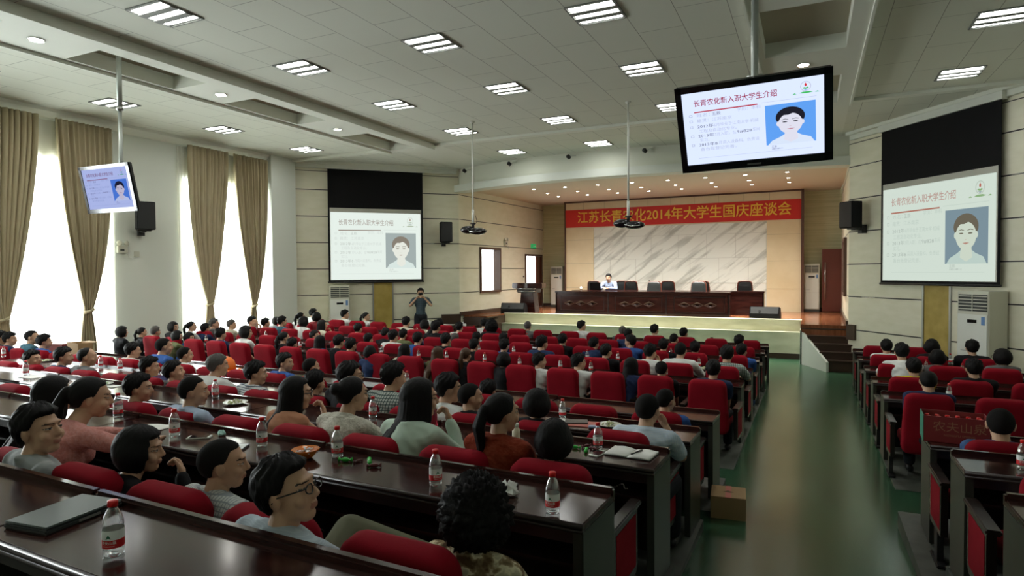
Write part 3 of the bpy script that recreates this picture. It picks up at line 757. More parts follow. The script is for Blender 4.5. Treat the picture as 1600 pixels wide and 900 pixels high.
# roll-down projection screens
def proj_screen(F, a0, a1, label, kind, zb, zw, zt):
    w = a1 - a0; c = F.at((a0 + a1) / 2, .12, 0); rz = F.rz if F is FR else F.rz
    t = root('projection_screen', label, 'projection screen', (c[0], c[1], 0), F.rz)
    # local frame: +x along the wall, -y towards the room
    mb = MB(); mb.box(-w / 2, w / 2, -.004, .004, zb, zt); mb.obj('black_border', 'black_matte', t)
    mb = MB(); mb.tube([(-w / 2 - .02, 0, zb - .015), (w / 2 + .02, 0, zb - .015)], .025, 10); mb.obj('weight_bar', 'black_plastic', t, 'all')
    mb = MB(); mb.box(-w / 2 - .05, w / 2 + .05, -.06, .06, zt - .02, zt + .12); mb.obj('housing', 'white_plastic', t)
    P('screen_cloth', (.50, .50, .44), .8)
    mb = MB(); mb.box(-w / 2 + .05, w / 2 - .05, -.007, -.0045, zb + .05, zw); mb.obj('screen_cloth', 'screen_cloth', t)
    pw = w - .14; ph = zw - zb - .05 - .13
    pic = build_slide(t, pw, ph, kind); pic.location = (-.005, -.010, zb + .06 + ph / 2)
    return t
proj_screen(FL, 1.07, 3.83, 'roll-down projection screen on the left splayed wall, pale washed-out slide', 'projL', 2.20, 4.34, 5.48)
proj_screen(FR, 1.10, 3.80, 'roll-down projection screen on the right splayed wall with faded slide', 'projR', 2.16, 4.29, 5.46)

# projectors on long thin poles
def projector(x, y, z, label):
    t = root('projector', label, 'projector', (x, y, z))
    me = MB().ell((-.12, 0, 0), (.17, .15, .085), None, 24, 12).mesh('body', 'black_gloss', 'all'); link('body', me, t)
    me = MB().ell((.12, -.02, -.04), (.20, .16, .075), None, 24, 12).mesh('body', 'black_gloss', 'all'); link('cover', me, t)
    mb = MB(); mb.tube([(-.03, -.17, -.03), (.1, -.19, -.07), (.24, -.15, -.06), (.31, -.05, -.03), (.29, .08, -.02)], .008, 8); mb.obj('silver_trim', 'chrome', t, 'all')
    mb = MB(); mb.tube([(0, 0, .05), (0, 0, .14)], .03, 10); mb.tube([(-.06, 0, .13), (.06, 0, .13)], .018, 8); mb.tube([(.03, 0, .1), (.1, 0, .17), (.06, 0, .3)], .006, 6); mb.obj('mount', 'black_plastic', t, 'all')
    mb = MB(); mb.tube([(0, 0, .14), (0, 0, .42)], .027, 12); mb.tube([(0, 0, .42), (0, 0, CZ - z)], .019, 12); mb.lathe([(.05, -.03), (.05, 0)], 16, (0, 0, CZ - z)); mb.obj('pole', 'white_plastic', t, 'all')
    return t
projector(-6.49, 11.8, 3.36, 'projector on a thin white pole, left one of two')
projector(-3.11, 11.75, 3.36, 'projector on a thin white pole, in front of the red banner')

# loudspeakers
def loudspeaker(F, a, z, w, h, label, dep=.30, ang=0):
    c = F.at(a, .12, z); t = root('loudspeaker', label, 'loudspeaker', c, F.rz + ang)
    me = MB().prism([(-w / 2, -dep - .1), (w / 2, -dep - .1), (w / 2 - .03, -.1), (-w / 2 + .03, -.1)], 0, h).mesh('cabinet', 'black_matte'); bev(me, .01); link('cabinet', me, t)
    me = MB().box(-w / 2 + .015, w / 2 - .015, -dep - .112, -dep - .10, .02, h - .02).mesh('grille', 'black_plastic'); link('grille', me, t)
    mb = MB(); mb.box(-.04, .04, -.22, .0, -.05, 0); mb.box(-.06, .06, -.02, .11, -.12, .08); mb.box(-.13, .13, -.25, -.15, -.03, 0); mb.obj('bracket', 'black_plastic', t)
    return t
loudspeaker(FL, 4.47, 3.37, .36, .60, 'black loudspeaker on the wall right of the left screen')
loudspeaker(FR, .50, 3.40, .40, .60, 'black loudspeaker on the wall left of the right screen', ang=.0)
FW = Frame((-13.4, 13.0), (-13.4, -3), -1); FW.p = Vector((-13.4, 0, 0)); FW.d = Vector((0, 1, 0)); FW.n = Vector((1, 0, 0)); FW.rz = math.pi / 2
loudspeaker(FW, 9.05, 3.42, .36, .60, 'black loudspeaker on the white wall behind the left television', ang=-.35)

# small wall items
def emergency(F, a, z, label, lamps=True):
    c = F.at(a, 0, z); t = root('emergency_light', label, 'emergency light', c, F.rz)
    me = MB().box(-.11, .11, -.07, .0, -.08, .08).mesh('box', 'cream_plastic'); bev(me, .01); link('box', me, t)
    for s in (-1, 1):
        mb = MB(); mb.lathe([(.02, -.03), (.055, .02), (.058, .04), (.03, .045)], 16); o = mb.obj('lamp_head', 'cream_plastic', t, 'all'); o.location = (s * .07, -.05, .13); o.rotation_euler = (math.radians(80), 0, s * .3)
    mb = MB(); mb.box(-.06, .03, -.073, -.069, -.03, .01); mb.obj('status_panel', 'vent_dark', t)
    mb = MB(); mb.tube([(.11, -.02, -.05), (.16, -.02, -.16), (.24, -.02, -.2), (.27, -.02, -.1)], .005, 6); mb.obj('cable', 'white_plastic', t, 'all')
    return t
emergency(FW, 8.66, 2.99, 'twin-head emergency light on the white wall under the left loudspeaker')
emergency(FI, 2.92, 3.47, 'twin-head emergency light above the small window by the stage')
t = root('wall_socket', 'small wall socket right of the twin-head emergency light', 'socket', (-13.395, 9.0, 2.90), math.pi / 2)
link('plate', bev(MB().box(-.06, .06, -.02, 0, -.06, .06).mesh('plate', 'cream_plastic'), .006), t)
c = FI.at(5.10, 0, 3.43); t = root('exit_sign', 'small green exit sign above the open stage door', 'exit sign', c, FI.rz)
link('sign_box', MB().box(-.18, .18, -.04, 0, -.08, .08).mesh('sign_box', 'exit_green'), t)
mb = MB()   # running figure and arrow
E4 = lambda pts: mb.add([(x, -.042, z) for x, z in pts], [tuple(range(len(pts)))])
E4(disc(-.05, .05, .012, .012, 12)); E4([(-.075, .03), (-.04, .035), (-.03, .0), (-.01, -.02), (-.02, -.03), (-.05, -.01), (-.075, -.055), (-.09, -.05), (-.07, -.01)]); E4([(.04, -.01), (.09, -.01), (.09, -.03), (.13, .005), (.09, .04), (.09, .02), (.04, .02)])
mb.obj('pictogram', 'ink_white', t)
c = FI.at(4.28, 0, 2.28); t = root('door_bell', 'tiny dark fitting on the wall left of the stage door', 'fitting', c, FI.rz)
link('knob', MB().ell((0, -.02, 0), (.03, .03, .03)).mesh('knob', 'black_plastic', 'all'), t)
for k, (x, lb) in enumerate(((-9.35, 'first from the left'), (-7.62, 'second from the left'), (-5.75, 'third from the left'), (-3.72, 'rightmost of the four'))):
    y = bow(x); t = root('bulkhead_spotlight', 'small black spotlight on the pale bulkhead, %s' % lb, 'spotlight', (x, y, 5.52), 0, 'bulkhead spotlights')
    mb = MB(); mb.lathe([(.05, 0), (.055, .09), (.03, .11)], 16); o = mb.obj('lamp_body', 'black_plastic', t, 'all'); o.location = (-.06, -.16, -.03); o.rotation_euler = (math.radians(60), 0, -.5)
    mb = MB(); mb.lathe([(.035, 0), (.035, .004)], 14); o = mb.obj('lens', 'paper', t, 'all'); o.location = (-.065, -.165, -.034); o.rotation_euler = (math.radians(60), 0, -.5)
    mb = MB(); mb.tube([(-.04, -.12, .02), (.02, -.04, .05), (.05, 0, .05)], .014, 8); mb.obj('bracket', 'white_plastic', t, 'all')

# cabinet air conditioners
def air_con(loc, rz, h, w, d, label, tall_split=.62, wire=True):
    t = root('air_conditioner', label, 'air conditioner', loc, rz)
    me = MB().box(-w / 2, w / 2, -d, 0, 0, h).mesh('cabinet', 'cream_plastic'); bev(me, .012); link('cabinet', me, t)
    me = MB().box(-w / 2 + .02, w / 2 - .02, -d - .015, -d + .001, h * .06, h * .79).mesh('front_panel', 'white_plastic'); bev(me, .006); link('front_panel', me, t)
    mb = MB(); mb.box(-w / 2 + .03, w / 2 - .03, -d - .006, -d + .001, h * .82, h * .97); mb.obj('air_outlet', 'vent_dark', t)
    mb = MB()
    for k in range(5): z = h * (.835 + .029 * k); mb.box(-w / 2 + .03, w / 2 - .03, -d - .02, -d - .004, z, z + h * .008)
    mb.box(-.006, .006, -d - .02, -d - .004, h * .82, h * .97); mb.obj('louvres', 'cream_plastic', t)
    mb = MB(); mb.box(-.09, .09, -d - .02, -d - .014, h * .715, h * .745); mb.obj('display', 'black_gloss', t)
    mb = MB(); mb.box(-w / 2 + .02, w / 2 - .02, -d - .0165, -d - .0145, h * .40, h * .404); mb.box(-w * .35, -w * .12, -d - .02, -d - .014, h * .455, h * .463); mb.obj('emblem', 'steel', t)
    P('sticker_blue', (.12, .25, .5), .5)
    mb = MB(); mb.box(w * .29, w * .40, -d - .018, -d - .014, h * .70, h * .775); mb.obj('energy_sticker', 'sticker_blue', t)
    mb = MB(); mb.box(-w / 2, w / 2, -d - .005, 0, 0, h * .05); mb.obj('base', 'vent_dark', t)
    return t
c = FL.at(1.35, .03, 0); air_con((c[0], c[1], .20), FL.rz, 1.90, .56, .40, 'white cabinet air conditioner under the left projection screen')
c = FR.at(3.58, .03, 0); air_con((c[0], c[1], .05), FR.rz, 2.0, .62, .42, 'large white cabinet air conditioner under the right projection screen')
air_con((-8.78, 22.9, 1.10), 0, 1.55, .48, .35, 'tall white air conditioner on stage, left of the marble backdrop')
air_con((.06, 22.9, 1.10), 0, 1.55, .46, .35, 'tall white air conditioner on stage, beside the red-brown door')

# banner
t = root('banner', 'long red banner with gold Chinese characters across the stage backdrop', 'banner', (-4.27, 22.27, 4.42))
mb = MB(); nb = 60; w2 = 4.02; vs = []
for j in range(7):
    for i in range(nb + 1):
        x = -w2 + 2 * w2 * i / nb; z = .325 - .65 * j / 6; vs.append((x, .012 * math.sin(x * 3.1 + j * .4) * (j / 6), z))
mb.add(vs, [(j * (nb + 1) + i, j * (nb + 1) + i + 1, (j + 1) * (nb + 1) + i + 1, (j + 1) * (nb + 1) + i) for j in range(6) for i in range(nb)]); mb.obj('cloth', 'banner_red', t, 'all')
me = text_mesh('江苏长青农化2014年大学生国庆座谈会', .46, .004, 'CENTER', 1.0, .005)
xv = [v.co.x for v in me.vertices]; k = 7.28 / (max(xv) - min(xv)); cx = (max(xv) + min(xv)) / 2
me.transform(Matrix.Translation((-cx, 0, 0))); me.transform(Matrix.Diagonal((k, 1.0, 1, 1))); me.transform(Matrix.Rotation(math.pi / 2, 4, 'X')); me.materials.append(MATS['banner_gold'])
link('lettering', me, t, (.10, -.022, 0))

# long presidium tables
def stage_table(loc, L, label, n, h=.73, d=.55, carve=True):
    t = root('stage_table', label, 'table', loc)
    me = MB().box(0, L, 0, d, h - .05, h).mesh('tabletop', 'desk_wood'); bev(me, .012); link('tabletop', me, t)
    mb = MB(); mb.box(.02, L - .02, .03, .07, 0, h - .05); mb.box(.02, .06, .03, d - .03, 0, h - .05); mb.box(L - .06, L - .02, .03, d - .03, 0, h - .05); mb.box(.02, L - .02, .0, .07, 0, .06); mb.obj('front_panel', 'desk_wood', t)
    if carve:
        w = L / n
        for i in range(n):
            x0 = i * w; mb = MB()
            for q in ((x0 + .2, x0 + w - .15, .12, .135), (x0 + .2, x0 + w - .15, h - .16, h - .145), (x0 + .2, x0 + .215, .12, h - .145), (x0 + w - .165, x0 + w - .15, .12, h - .145)): mb.box(q[0], q[1], .02, .031, q[2], q[3])
            mb.box(x0 + w - .04, x0 + w - .01, .01, .031, .03, h - .07); mb.obj('carved_frame', 'desk_dark', t)
            mb = MB()
            for k in range(3):
                cx = x0 + w * (.28 + .21 * k); cz = h * .47
                for r in (1, .55): mb.add([(cx - .19 * r, .018, cz), (cx, .018, cz - .09 * r), (cx + .19 * r, .018, cz), (cx, .018, cz + .09 * r), (cx - .14 * r, .03, cz), (cx, .03, cz - .06 * r), (cx + .14 * r, .03, cz), (cx, .03, cz + .06 * r)], [(0, 1, 5, 4), (1, 2, 6, 5), (2, 3, 7, 6), (3, 0, 4, 7)] + ([(4, 5, 6, 7)] if r < 1 else []))
            P('carving', (.05, .018, .012), .3); mb.obj('carved_diamonds', 'carving', t)
    return t
stage_table((-7.44, 18.95, STZ), 5.38, 'long dark carved table at the front of the stage', 3)
stage_table((-7.25, 20.0, STZ), 6.05, 'second long dark table behind the carved one on stage', 3, carve=False)

def boss_chair():
    t = root('leather_chair', '', 'chair')
    ol = rrect(.50, .62, .09, 5, 0, 0, top=.42)
    o = MB().pillow(ol, .10, .03, 'y', .015).obj('backrest', 'leather_black', t, 'all'); o.location = (0, 0, .78); o.rotation_euler = (math.radians(-8), 0, 0)
    mb = MB(); mb.tube([(x * 1.03, .04, z * 1.03) for x, z in ol + ol[:1]], .02, 8, False); o2 = mb.obj('backrest_rim', 'leather_brown', t, 'all'); o2.location = (0, 0, .78); o2.rotation_euler = (math.radians(-8), 0, 0)
    MB().pillow(rrect(.50, .5, .06, 4, 0, -.24), .12, .03, 'z', .01).obj('seat', 'leather_black', t, 'all').location = (0, 0, .44)
    mb = MB()
    for x in (-.27, .27): mb.tube([(x, .0, .5), (x, -.1, .66), (x, -.35, .64), (x, -.42, .4)], .022, 8)
    mb.obj('armrests', 'leather_brown', t, 'all')
    for x in (-.22, .22):
        for y in (-.02, -.42): MB().box(x - .022, x + .022, y - .022, y + .022, 0, .4).obj('leg', 'leather_brown', t)
    return t
bc = None
for x, y, lb in ((-6.72, 20.95, 'leftmost, beside the seated presenter'), (-5.80, 21.25, 'half hidden behind the seated presenter'), (-5.42, 20.95, 'just right of the seated presenter'), (-4.42, 19.85, 'brown-rimmed, standing between the two tables, left one'), (-4.20, 21.0, 'at the back table, partly behind the brown-rimmed one'),
                 (-3.06, 19.85, 'standing between the two tables, right one'), (-3.10, 21.0, 'hidden behind its twin, second from the right'), (-1.82, 20.95, 'rightmost')):
    if bc is None: bc = boss_chair(); c = bc
    else: c = copy_tree(bc)
    c.location = (x, y - .1, STZ); c.rotation_euler = (0, 0, math.pi * (y > 20) + random.uniform(-.12, .12)); c.scale = (.95, .95, .93); tag(c, 'black leather armchair on stage, %s' % lb, 'chair', 'leather chairs on stage')
# laptop, microphone, cup on stage table
t = root('laptop', 'open black laptop in front of the presenter on stage', 'laptop', (-6.45, 20.15, STZ + .731), .1)
link('keyboard', bev(MB().box(-.18, .18, 0, .24, 0, .02).mesh('keyboard', 'black_plastic'), .004), t)
o = link('lid', bev(MB().box(-.18, .18, -.01, 0, 0, .26).mesh('lid', 'black_matte'), .004), t); o.rotation_euler = (math.radians(14), 0, 0)
t = root('microphone', 'thin gooseneck microphone on the second stage table', 'microphone', (-4.62, 20.1, STZ + .73))
MB().lathe([(.05, 0), (.05, .02), (.01, .03)], 16).obj('base', 'black_plastic', t, 'all'); MB().tube([(0, 0, .02), (0, -.02, .22), (0, -.1, .32)], .006, 6).obj('stem', 'black_plastic', t, 'all'); MB().ell((0, -.11, .33), (.017, .03, .017)).obj('capsule', 'black_matte', t, 'all')
t = root('cup', 'small white cup at the left end of the stage table', 'cup', (-6.95, 20.12, STZ + .73))
MB().lathe([(.03, 0), (.038, .09), (.034, .09), (.027, .01)], 18).obj('body', 'white_plastic', t, 'all'); MB().lathe([(.036, .09), (.03, .105), (.008, .12)], 18).obj('lid', 'white_plastic', t, 'all')

# podium and wedge monitors
t = root('podium', 'dark wooden podium on the left side of the stage', 'podium', (-8.55, 19.42, STZ))
link('column', bev(MB().prism_y([(-.29, 0), (.29, 0), (.22, .66), (-.22, .66)], -.18, .22).mesh('column', 'desk_wood'), .01), t)
link('neck', bev(MB().box(-.34, .34, -.26, .26, .66, .80).mesh('neck', 'desk_dark'), .02), t)
mb = MB(); mb.prism([(-.55, -.2), (-.35, -.30), (0, -.34), (.35, -.30), (.55, -.2), (.5, .30), (-.5, .30)], .80, .98); link('desk_top', bev(mb.mesh('desk_top', 'desk_wood'), .02), t)
mb = MB(); mb.tube([(-.36, -.28, .79), (0, -.33, .79), (.36, -.28, .79)], .012, 8); mb.tube([(-.35, -.27, .71), (.35, -.27, .71)], .01, 8); mb.obj('silver_trim', 'chrome', t, 'all')
def wedge(x, y, rz, label, w=.62):
    t = root('stage_monitor', label, 'stage monitor', (x, y, STZ), rz)
    link('cabinet', bev(MB().prism_x([(-.22, 0), (.25, 0), (.25, .10), (.12, .30), (-.12, .34), (-.22, .14)], -w / 2, w / 2).mesh('cabinet', 'black_matte'), .01), t)
    mb = MB(); mb.add([(-w / 2 + .03, -.222, .15), (w / 2 - .03, -.222, .15), (w / 2 - .03, -.125, .33), (-w / 2 + .03, -.125, .33), (-w / 2 + .03, -.212, .15), (w / 2 - .03, -.212, .15), (w / 2 - .03, -.115, .33), (-w / 2 + .03, -.115, .33)], [(0, 1, 2, 3), (7, 6, 5, 4), (0, 4, 5, 1), (1, 5, 6, 2), (2, 6, 7, 3), (3, 7, 4, 0)]); mb.obj('grille', 'grey_mesh', t)
    mb = MB(); mb.lathe([(.03, 0), (.03, .01)], 14); o = mb.obj('badge', 'black_plastic', t); o.location = (-.12, -.19, .22); o.rotation_euler = (math.radians(62), 0, 0)
    return t
wedge(-8.82, 18.80, .15, 'black wedge stage monitor in front of the podium', .80)
wedge(-1.12, 18.95, -.08, 'black wedge stage monitor at the right end of the stage table', .78)

# ------------------------------------------------------------------ rows of seats and desks
ROWL = {'S2': (1.62, .60, .035, 0), 'S3': (2.98, .485, .035, 0), 'S4': (4.28, .35, .035, 0), 'S5': (5.55, .23, .035, .003),
        'F1': (7.95, .11, .035, .009), 'F2': (9.45, .07, .01, .012), 'F3': (10.95, .05, -.015, .014), 'F4': (12.45, .02, -.045, .017), 'F5': (13.9, 0, -.07, .02)}
ROWR = {'N0': (3.75, .50, 0, 0), 'N1': (4.98, .36, 0, 0), 'F1': (7.95, .11, 0, 0), 'F2': (9.4, .07, 0, 0), 'F3': (10.86, .05, 0, 0), 'F4': (12.2, .02, 0, 0), 'F5': (13.75, 0, 0, 0)}
DESKL = {'S1': (1.52, 1.55, .035, 0), 'S2': (2.85, 1.41, .035, 0), 'S3': (4.16, 1.26, .035, 0), 'S4': (5.43, 1.11, .035, 0), 'S5': (6.70, .99, .035, .003),
         'F1': (9.37, .87, .01, .012), 'F2': (10.87, .83, -.015, .014), 'F3': (12.37, .81, -.045, .017), 'F4': (13.82, .78, -.07, .02), 'F5': (15.2, .76, -.08, .02)}
DESKR = {'N0': (3.65, 1.37, 0, 0), 'N1': (4.88, 1.26, 0, 0), 'N2': (6.05, 1.12, 0, 0), 'F1': (9.3, .87, 0, 0), 'F2': (10.76, .83, 0, 0), 'F3': (12.1, .81, 0, 0), 'F4': (13.65, .78, 0, 0), 'F5': (15.1, .76, 0, 0)}
def rowline(D, r, X):
    Y, z, m, t = D[r]; return Y + m * max(0, -X - .82), z + t * max(0, -X - 1), -math.atan(m) if X < -.8 else 0
RN = {'F5': 'front row', 'F4': 'second row', 'F3': 'third row', 'F2': 'fourth row', 'F1': 'fifth row', 'S5': 'sixth row', 'S4': 'seventh row', 'S3': 'eighth row', 'S2': 'nearest row', 'S1': 'bottom left row', 'N0': 'last row', 'N1': 'seventh row', 'N2': 'sixth row'}

ARMZ = .63
def make_chair(pitch):
    t = root('auditorium_chair', '', 'chair')
    ol = rrect(.50, .66, .085, 6, 0, 0, top=.455)
    o = MB().pillow(ol, .125, .035, 'y', .012).obj('backrest', 'chair_cloth', t, 'all'); o.location = (0, .115, .63); o.rotation_euler = (math.radians(-9), 0, 0); o.rotation_euler.x = math.radians(9)
    st = MB().pillow(rrect(.47, .48, .07, 5, 0, 0), .12, .035, 'z', .02).obj('seat', 'chair_cloth', t, 'all'); st.location = (0, .42, .41)
    def arm(x):
        mb = MB(); mb.prism_x([(.17, .24), (.56, .22), (.60, .26), (.60, ARMZ - .03), (.17, ARMZ - .03)], x - .022, x + .022)
        a = mb.obj('armrest', 'arm_wood', t)
        p = link('arm_pad', bev(MB().box(x - .036, x + .036, .12, .64, ARMZ - .03, ARMZ).mesh('arm_pad', 'arm_wood'), .008), a)
        mb = MB(); mb.box(x - .024, x + .024, .20, .56, .27, ARMZ - .06); mb.obj('cloth_panel', 'chair_cloth', a)
        mb = MB(); mb.box(x - .02, x + .02, .30, .42, 0.015, .26); l = mb.obj('leg', 'black_plastic', t)
        link('foot', bev(MB().box(x - .035, x + .035, .20, .50, 0, .02).mesh('foot', 'black_plastic'), .006), l)
        return a
    arm(-pitch / 2)
    return t, arm
def desk_unit(L):
    t = root('row_desk', '', 'desk')
    me = MB().prism_x([(-.42, .722), (-.415, .757), (-.02, .757), (-.02, .722)], -L + .002, -.002).mesh('tabletop', 'desk_wood'); link('tabletop', bev(me, .006), t)
    mb = MB(); mb.tube([(-L + .002, -.42, .748), (-.002, -.42, .748)], .012, 8); mb.tube([(-L + .002, -.418, .726), (-.002, -.418, .726)], .009, 8); mb.obj('edge_moulding', 'desk_edge', t, 'all')
    me = MB().box(-L + .002, -.002, -.032, .012, .715, .785).mesh('raised_lip', 'desk_wood'); link('raised_lip', bev(me, .010), t)
    mb = MB(); mb.box(-L + .01, -.01, -.028, -.006, .08, .73); mb.obj('modesty_panel', 'desk_dark', t)
    mb = MB(); mb.box(-L + .04, -.045, -.37, -.03, .545, .56); mb.obj('shelf', 'desk_dark', t)
    mb = MB(); mb.box(-L + .01, -.01, -.385, -.37, .655, .722); mb.obj('apron', 'desk_dark', t)
    me = MB().box(-.05, -.004, -.41, .004, 0, .722).mesh('end_panel', 'desk_side'); link('end_panel', bev(me, .004), t)
    return t
chP, CLOSE = {}, []
def put_chairs(side, r, xs_, skip=()):
    R = ROWL if side == 'L' else ROWR; pitch = .60 if r in ('S2', 'S3', 'S4', 'S5') else .645
    out = []
    for i, X in enumerate(xs_):
        Y, z, rz = rowline(R, r, X)
        if pitch not in chP:
            chP[pitch], f = make_chair(pitch); c = chP[pitch]
            e = root('auditorium_chair', '', 'chair'); c2 = None
            bpy.data.objects.remove(e)
        else: c = copy_tree(chP[pitch])
        c.location = (X, Y, z); c.rotation_euler = (0, 0, rz); c.scale = (1, 1, 1.035 if r[0] == 'F' else 1)
        if side == 'L':
            lb = 'red auditorium chair, %s from the central aisle, %s, left block' % (ORD[i], RN[r])
        else:
            lb = 'red auditorium chair, %s from the aisle, %s, right block' % (ORD[i], RN[r])
        if i == 0 and side == 'L' or i == len(xs_) - 1 and side == 'R':     # closing armrest at the open end of the row
            x = pitch / 2
            CLOSE.append((c, 'armrest', pitch))
        tag(c, lb, 'chair', 'red chairs in the %s of the %s block' % (RN[r], 'left' if side == 'L' else 'right'))
        out.append((X, Y, c))
    return out
def put_desks(side, r, L, n, x0):
    D = DESKL if side == 'L' else DESKR
    for i in range(n):
        if side == 'L': xr = x0 - i * L; xm = xr - L / 2
        else: xr = x0 + (i + 1) * L; xm = xr - L / 2
        Y, z, rz = rowline(D, r, xm); Y0, _, _ = rowline(D, r, xr)
        key = round(L, 3)
        if key not in DK: DK[key] = desk_unit(L); t = DK[key]
        else: t = copy_tree(DK[key])
        if side == 'R' and i == 0:       # closing board on the aisle end
            CLOSE.append((t, 'end_panel', -L + .054))
        t.location = (xr, Y0, z - .757); t.rotation_euler = (0, 0, rz)
        tag(t, 'dark lacquered desk, %s unit from the aisle, %s of the %s block' % (ORD[i], RN[r], 'left' if side == 'L' else 'right'), 'desk', 'long row desks')
DK = {}
for r, n in (('S1', 3), ('S2', 4), ('S3', 5), ('S4', 6), ('S5', 7)): put_desks('L', r, 1.79, n, -.82)
for r, n in (('F1', 6), ('F2', 6), ('F3', 6), ('F4', 6), ('F5', 5)): put_desks('L', r, 1.935, n, -.82)
for r, L, n in (('N0', 1.79, 1), ('N1', 1.79, 1), ('N2', 1.79, 2), ('F1', 1.935, 2), ('F2', 1.935, 2), ('F3', 1.78, 2), ('F4', 1.55, 1), ('F5', 1.25, 1)):
    put_desks('R', r, L, n, .83)
CH = {}
CH['L', 'S2'] = put_chairs('L', 'S2', [-1.24 - .6 * i for i in range(6)])
CH['L', 'S3'] = put_chairs('L', 'S3', [-1.24 - .6 * i for i in range(11)])
CH['L', 'S4'] = put_chairs('L', 'S4', [-1.24 - .6 * i for i in range(15)])
CH['L', 'S5'] = put_chairs('L', 'S5', [-1.24 - .6 * i for i in range(20)])
for r in ('F1', 'F2', 'F3', 'F4', 'F5'): CH['L', r] = put_chairs('L', r, [-1.14 - .645 * i for i in range(18)])
for r, n in (('N0', 1), ('N1', 2), ('F1', 4), ('F2', 4), ('F3', 4), ('F4', 3), ('F5', 2)):
    CH['R', r] = put_chairs('R', r, [1.17 + .645 * i for i in range(n)])

for c, nm, dx in CLOSE:
    for ch in list(c.children):
        if ch.name.startswith(nm):
            n = copy_tree(ch, c); n.location.x = dx; break
# ------------------------------------------------------------------ water bottles
def bottle(near):
    t = root('water_bottle', '', 'bottle'); sg = 28 if near else 12
    mb = MB(); mb.lathe([(.020, .004), (.027, 0), (.0305, .006), (.0315, .018), (.0300, .022), (.0315, .027), (.0315, .088), (.0305, .092), (.0315, .098), (.0305, .108), (.0265, .125), (.0195, .142), (.0140, .151), (.0128, .158), (.0150, .159), (.0128, .161)], sg)
    mb.obj('bottle_body', 'bottle_plastic', t, 'all')
    mb = MB(); mb.lathe([(.012, .157), (.0152, .157), (.0155, .172), (.0145, .176), (.006, .177)], sg); mb.obj('cap', 'cap_red', t, 'all')
    def band(r, z0, z1, m, name, par):
        vs = []; 
        for k in range(sg):
            a = 2 * math.pi * k / sg; vs += [(r * math.cos(a), r * math.sin(a), z0), (r * math.cos(a), r * math.sin(a), z1)]
        mb = MB(); mb.add(vs, [(2 * k, (2 * k + 2) % (2 * sg), (2 * k + 3) % (2 * sg), 2 * k + 1) for k in range(sg)]); return mb.obj(name, m, par, 'all')
    lab = band(.0320, .030, .056, 'label_red', 'label', t); wl = band(.0319, .056, .086, 'label_white', 'label_top', lab)
    if near:
        def wrap(me, z, a0, r=.0326):
            for v in me.vertices:
                x, y, _ = v.co; a = a0 + x / r; v.co = (r * math.cos(a), r * math.sin(a), z + y)
        for k in range(2):
            me = text_mesh('农夫山泉', .0115, 0, 'CENTER', 1, .0002); wrap(me, .0475, -math.pi / 2 + k * math.pi); me.materials.append(MATS['ink_white']); link('label_lettering', me, lab)
            me = text_mesh('NONGFU SPRING', .0045, 0, 'CENTER', 1, 0); wrap(me, .0375, -math.pi / 2 + k * math.pi); me.materials.append(MATS['ink_white']); link('label_lettering', me, lab)
            mb = MB()
            for s, q in ((1, 0), (.7, .004)): mb.add([(x * s, q + y * s, 0) for x, y in ((-.009, -.005), (.009, -.005), (.004, .001), (0, .0065), (-.004, .001))], [(0, 1, 2, 3, 4)])
            me = mb.mesh('label_mountain', 'label_green', fix=False); wrap(me, .066, -math.pi / 2 + k * math.pi); link('label_mountain', me, lab)
    return t
bpN = bottle(True); bpF = None; nN = nF = 0
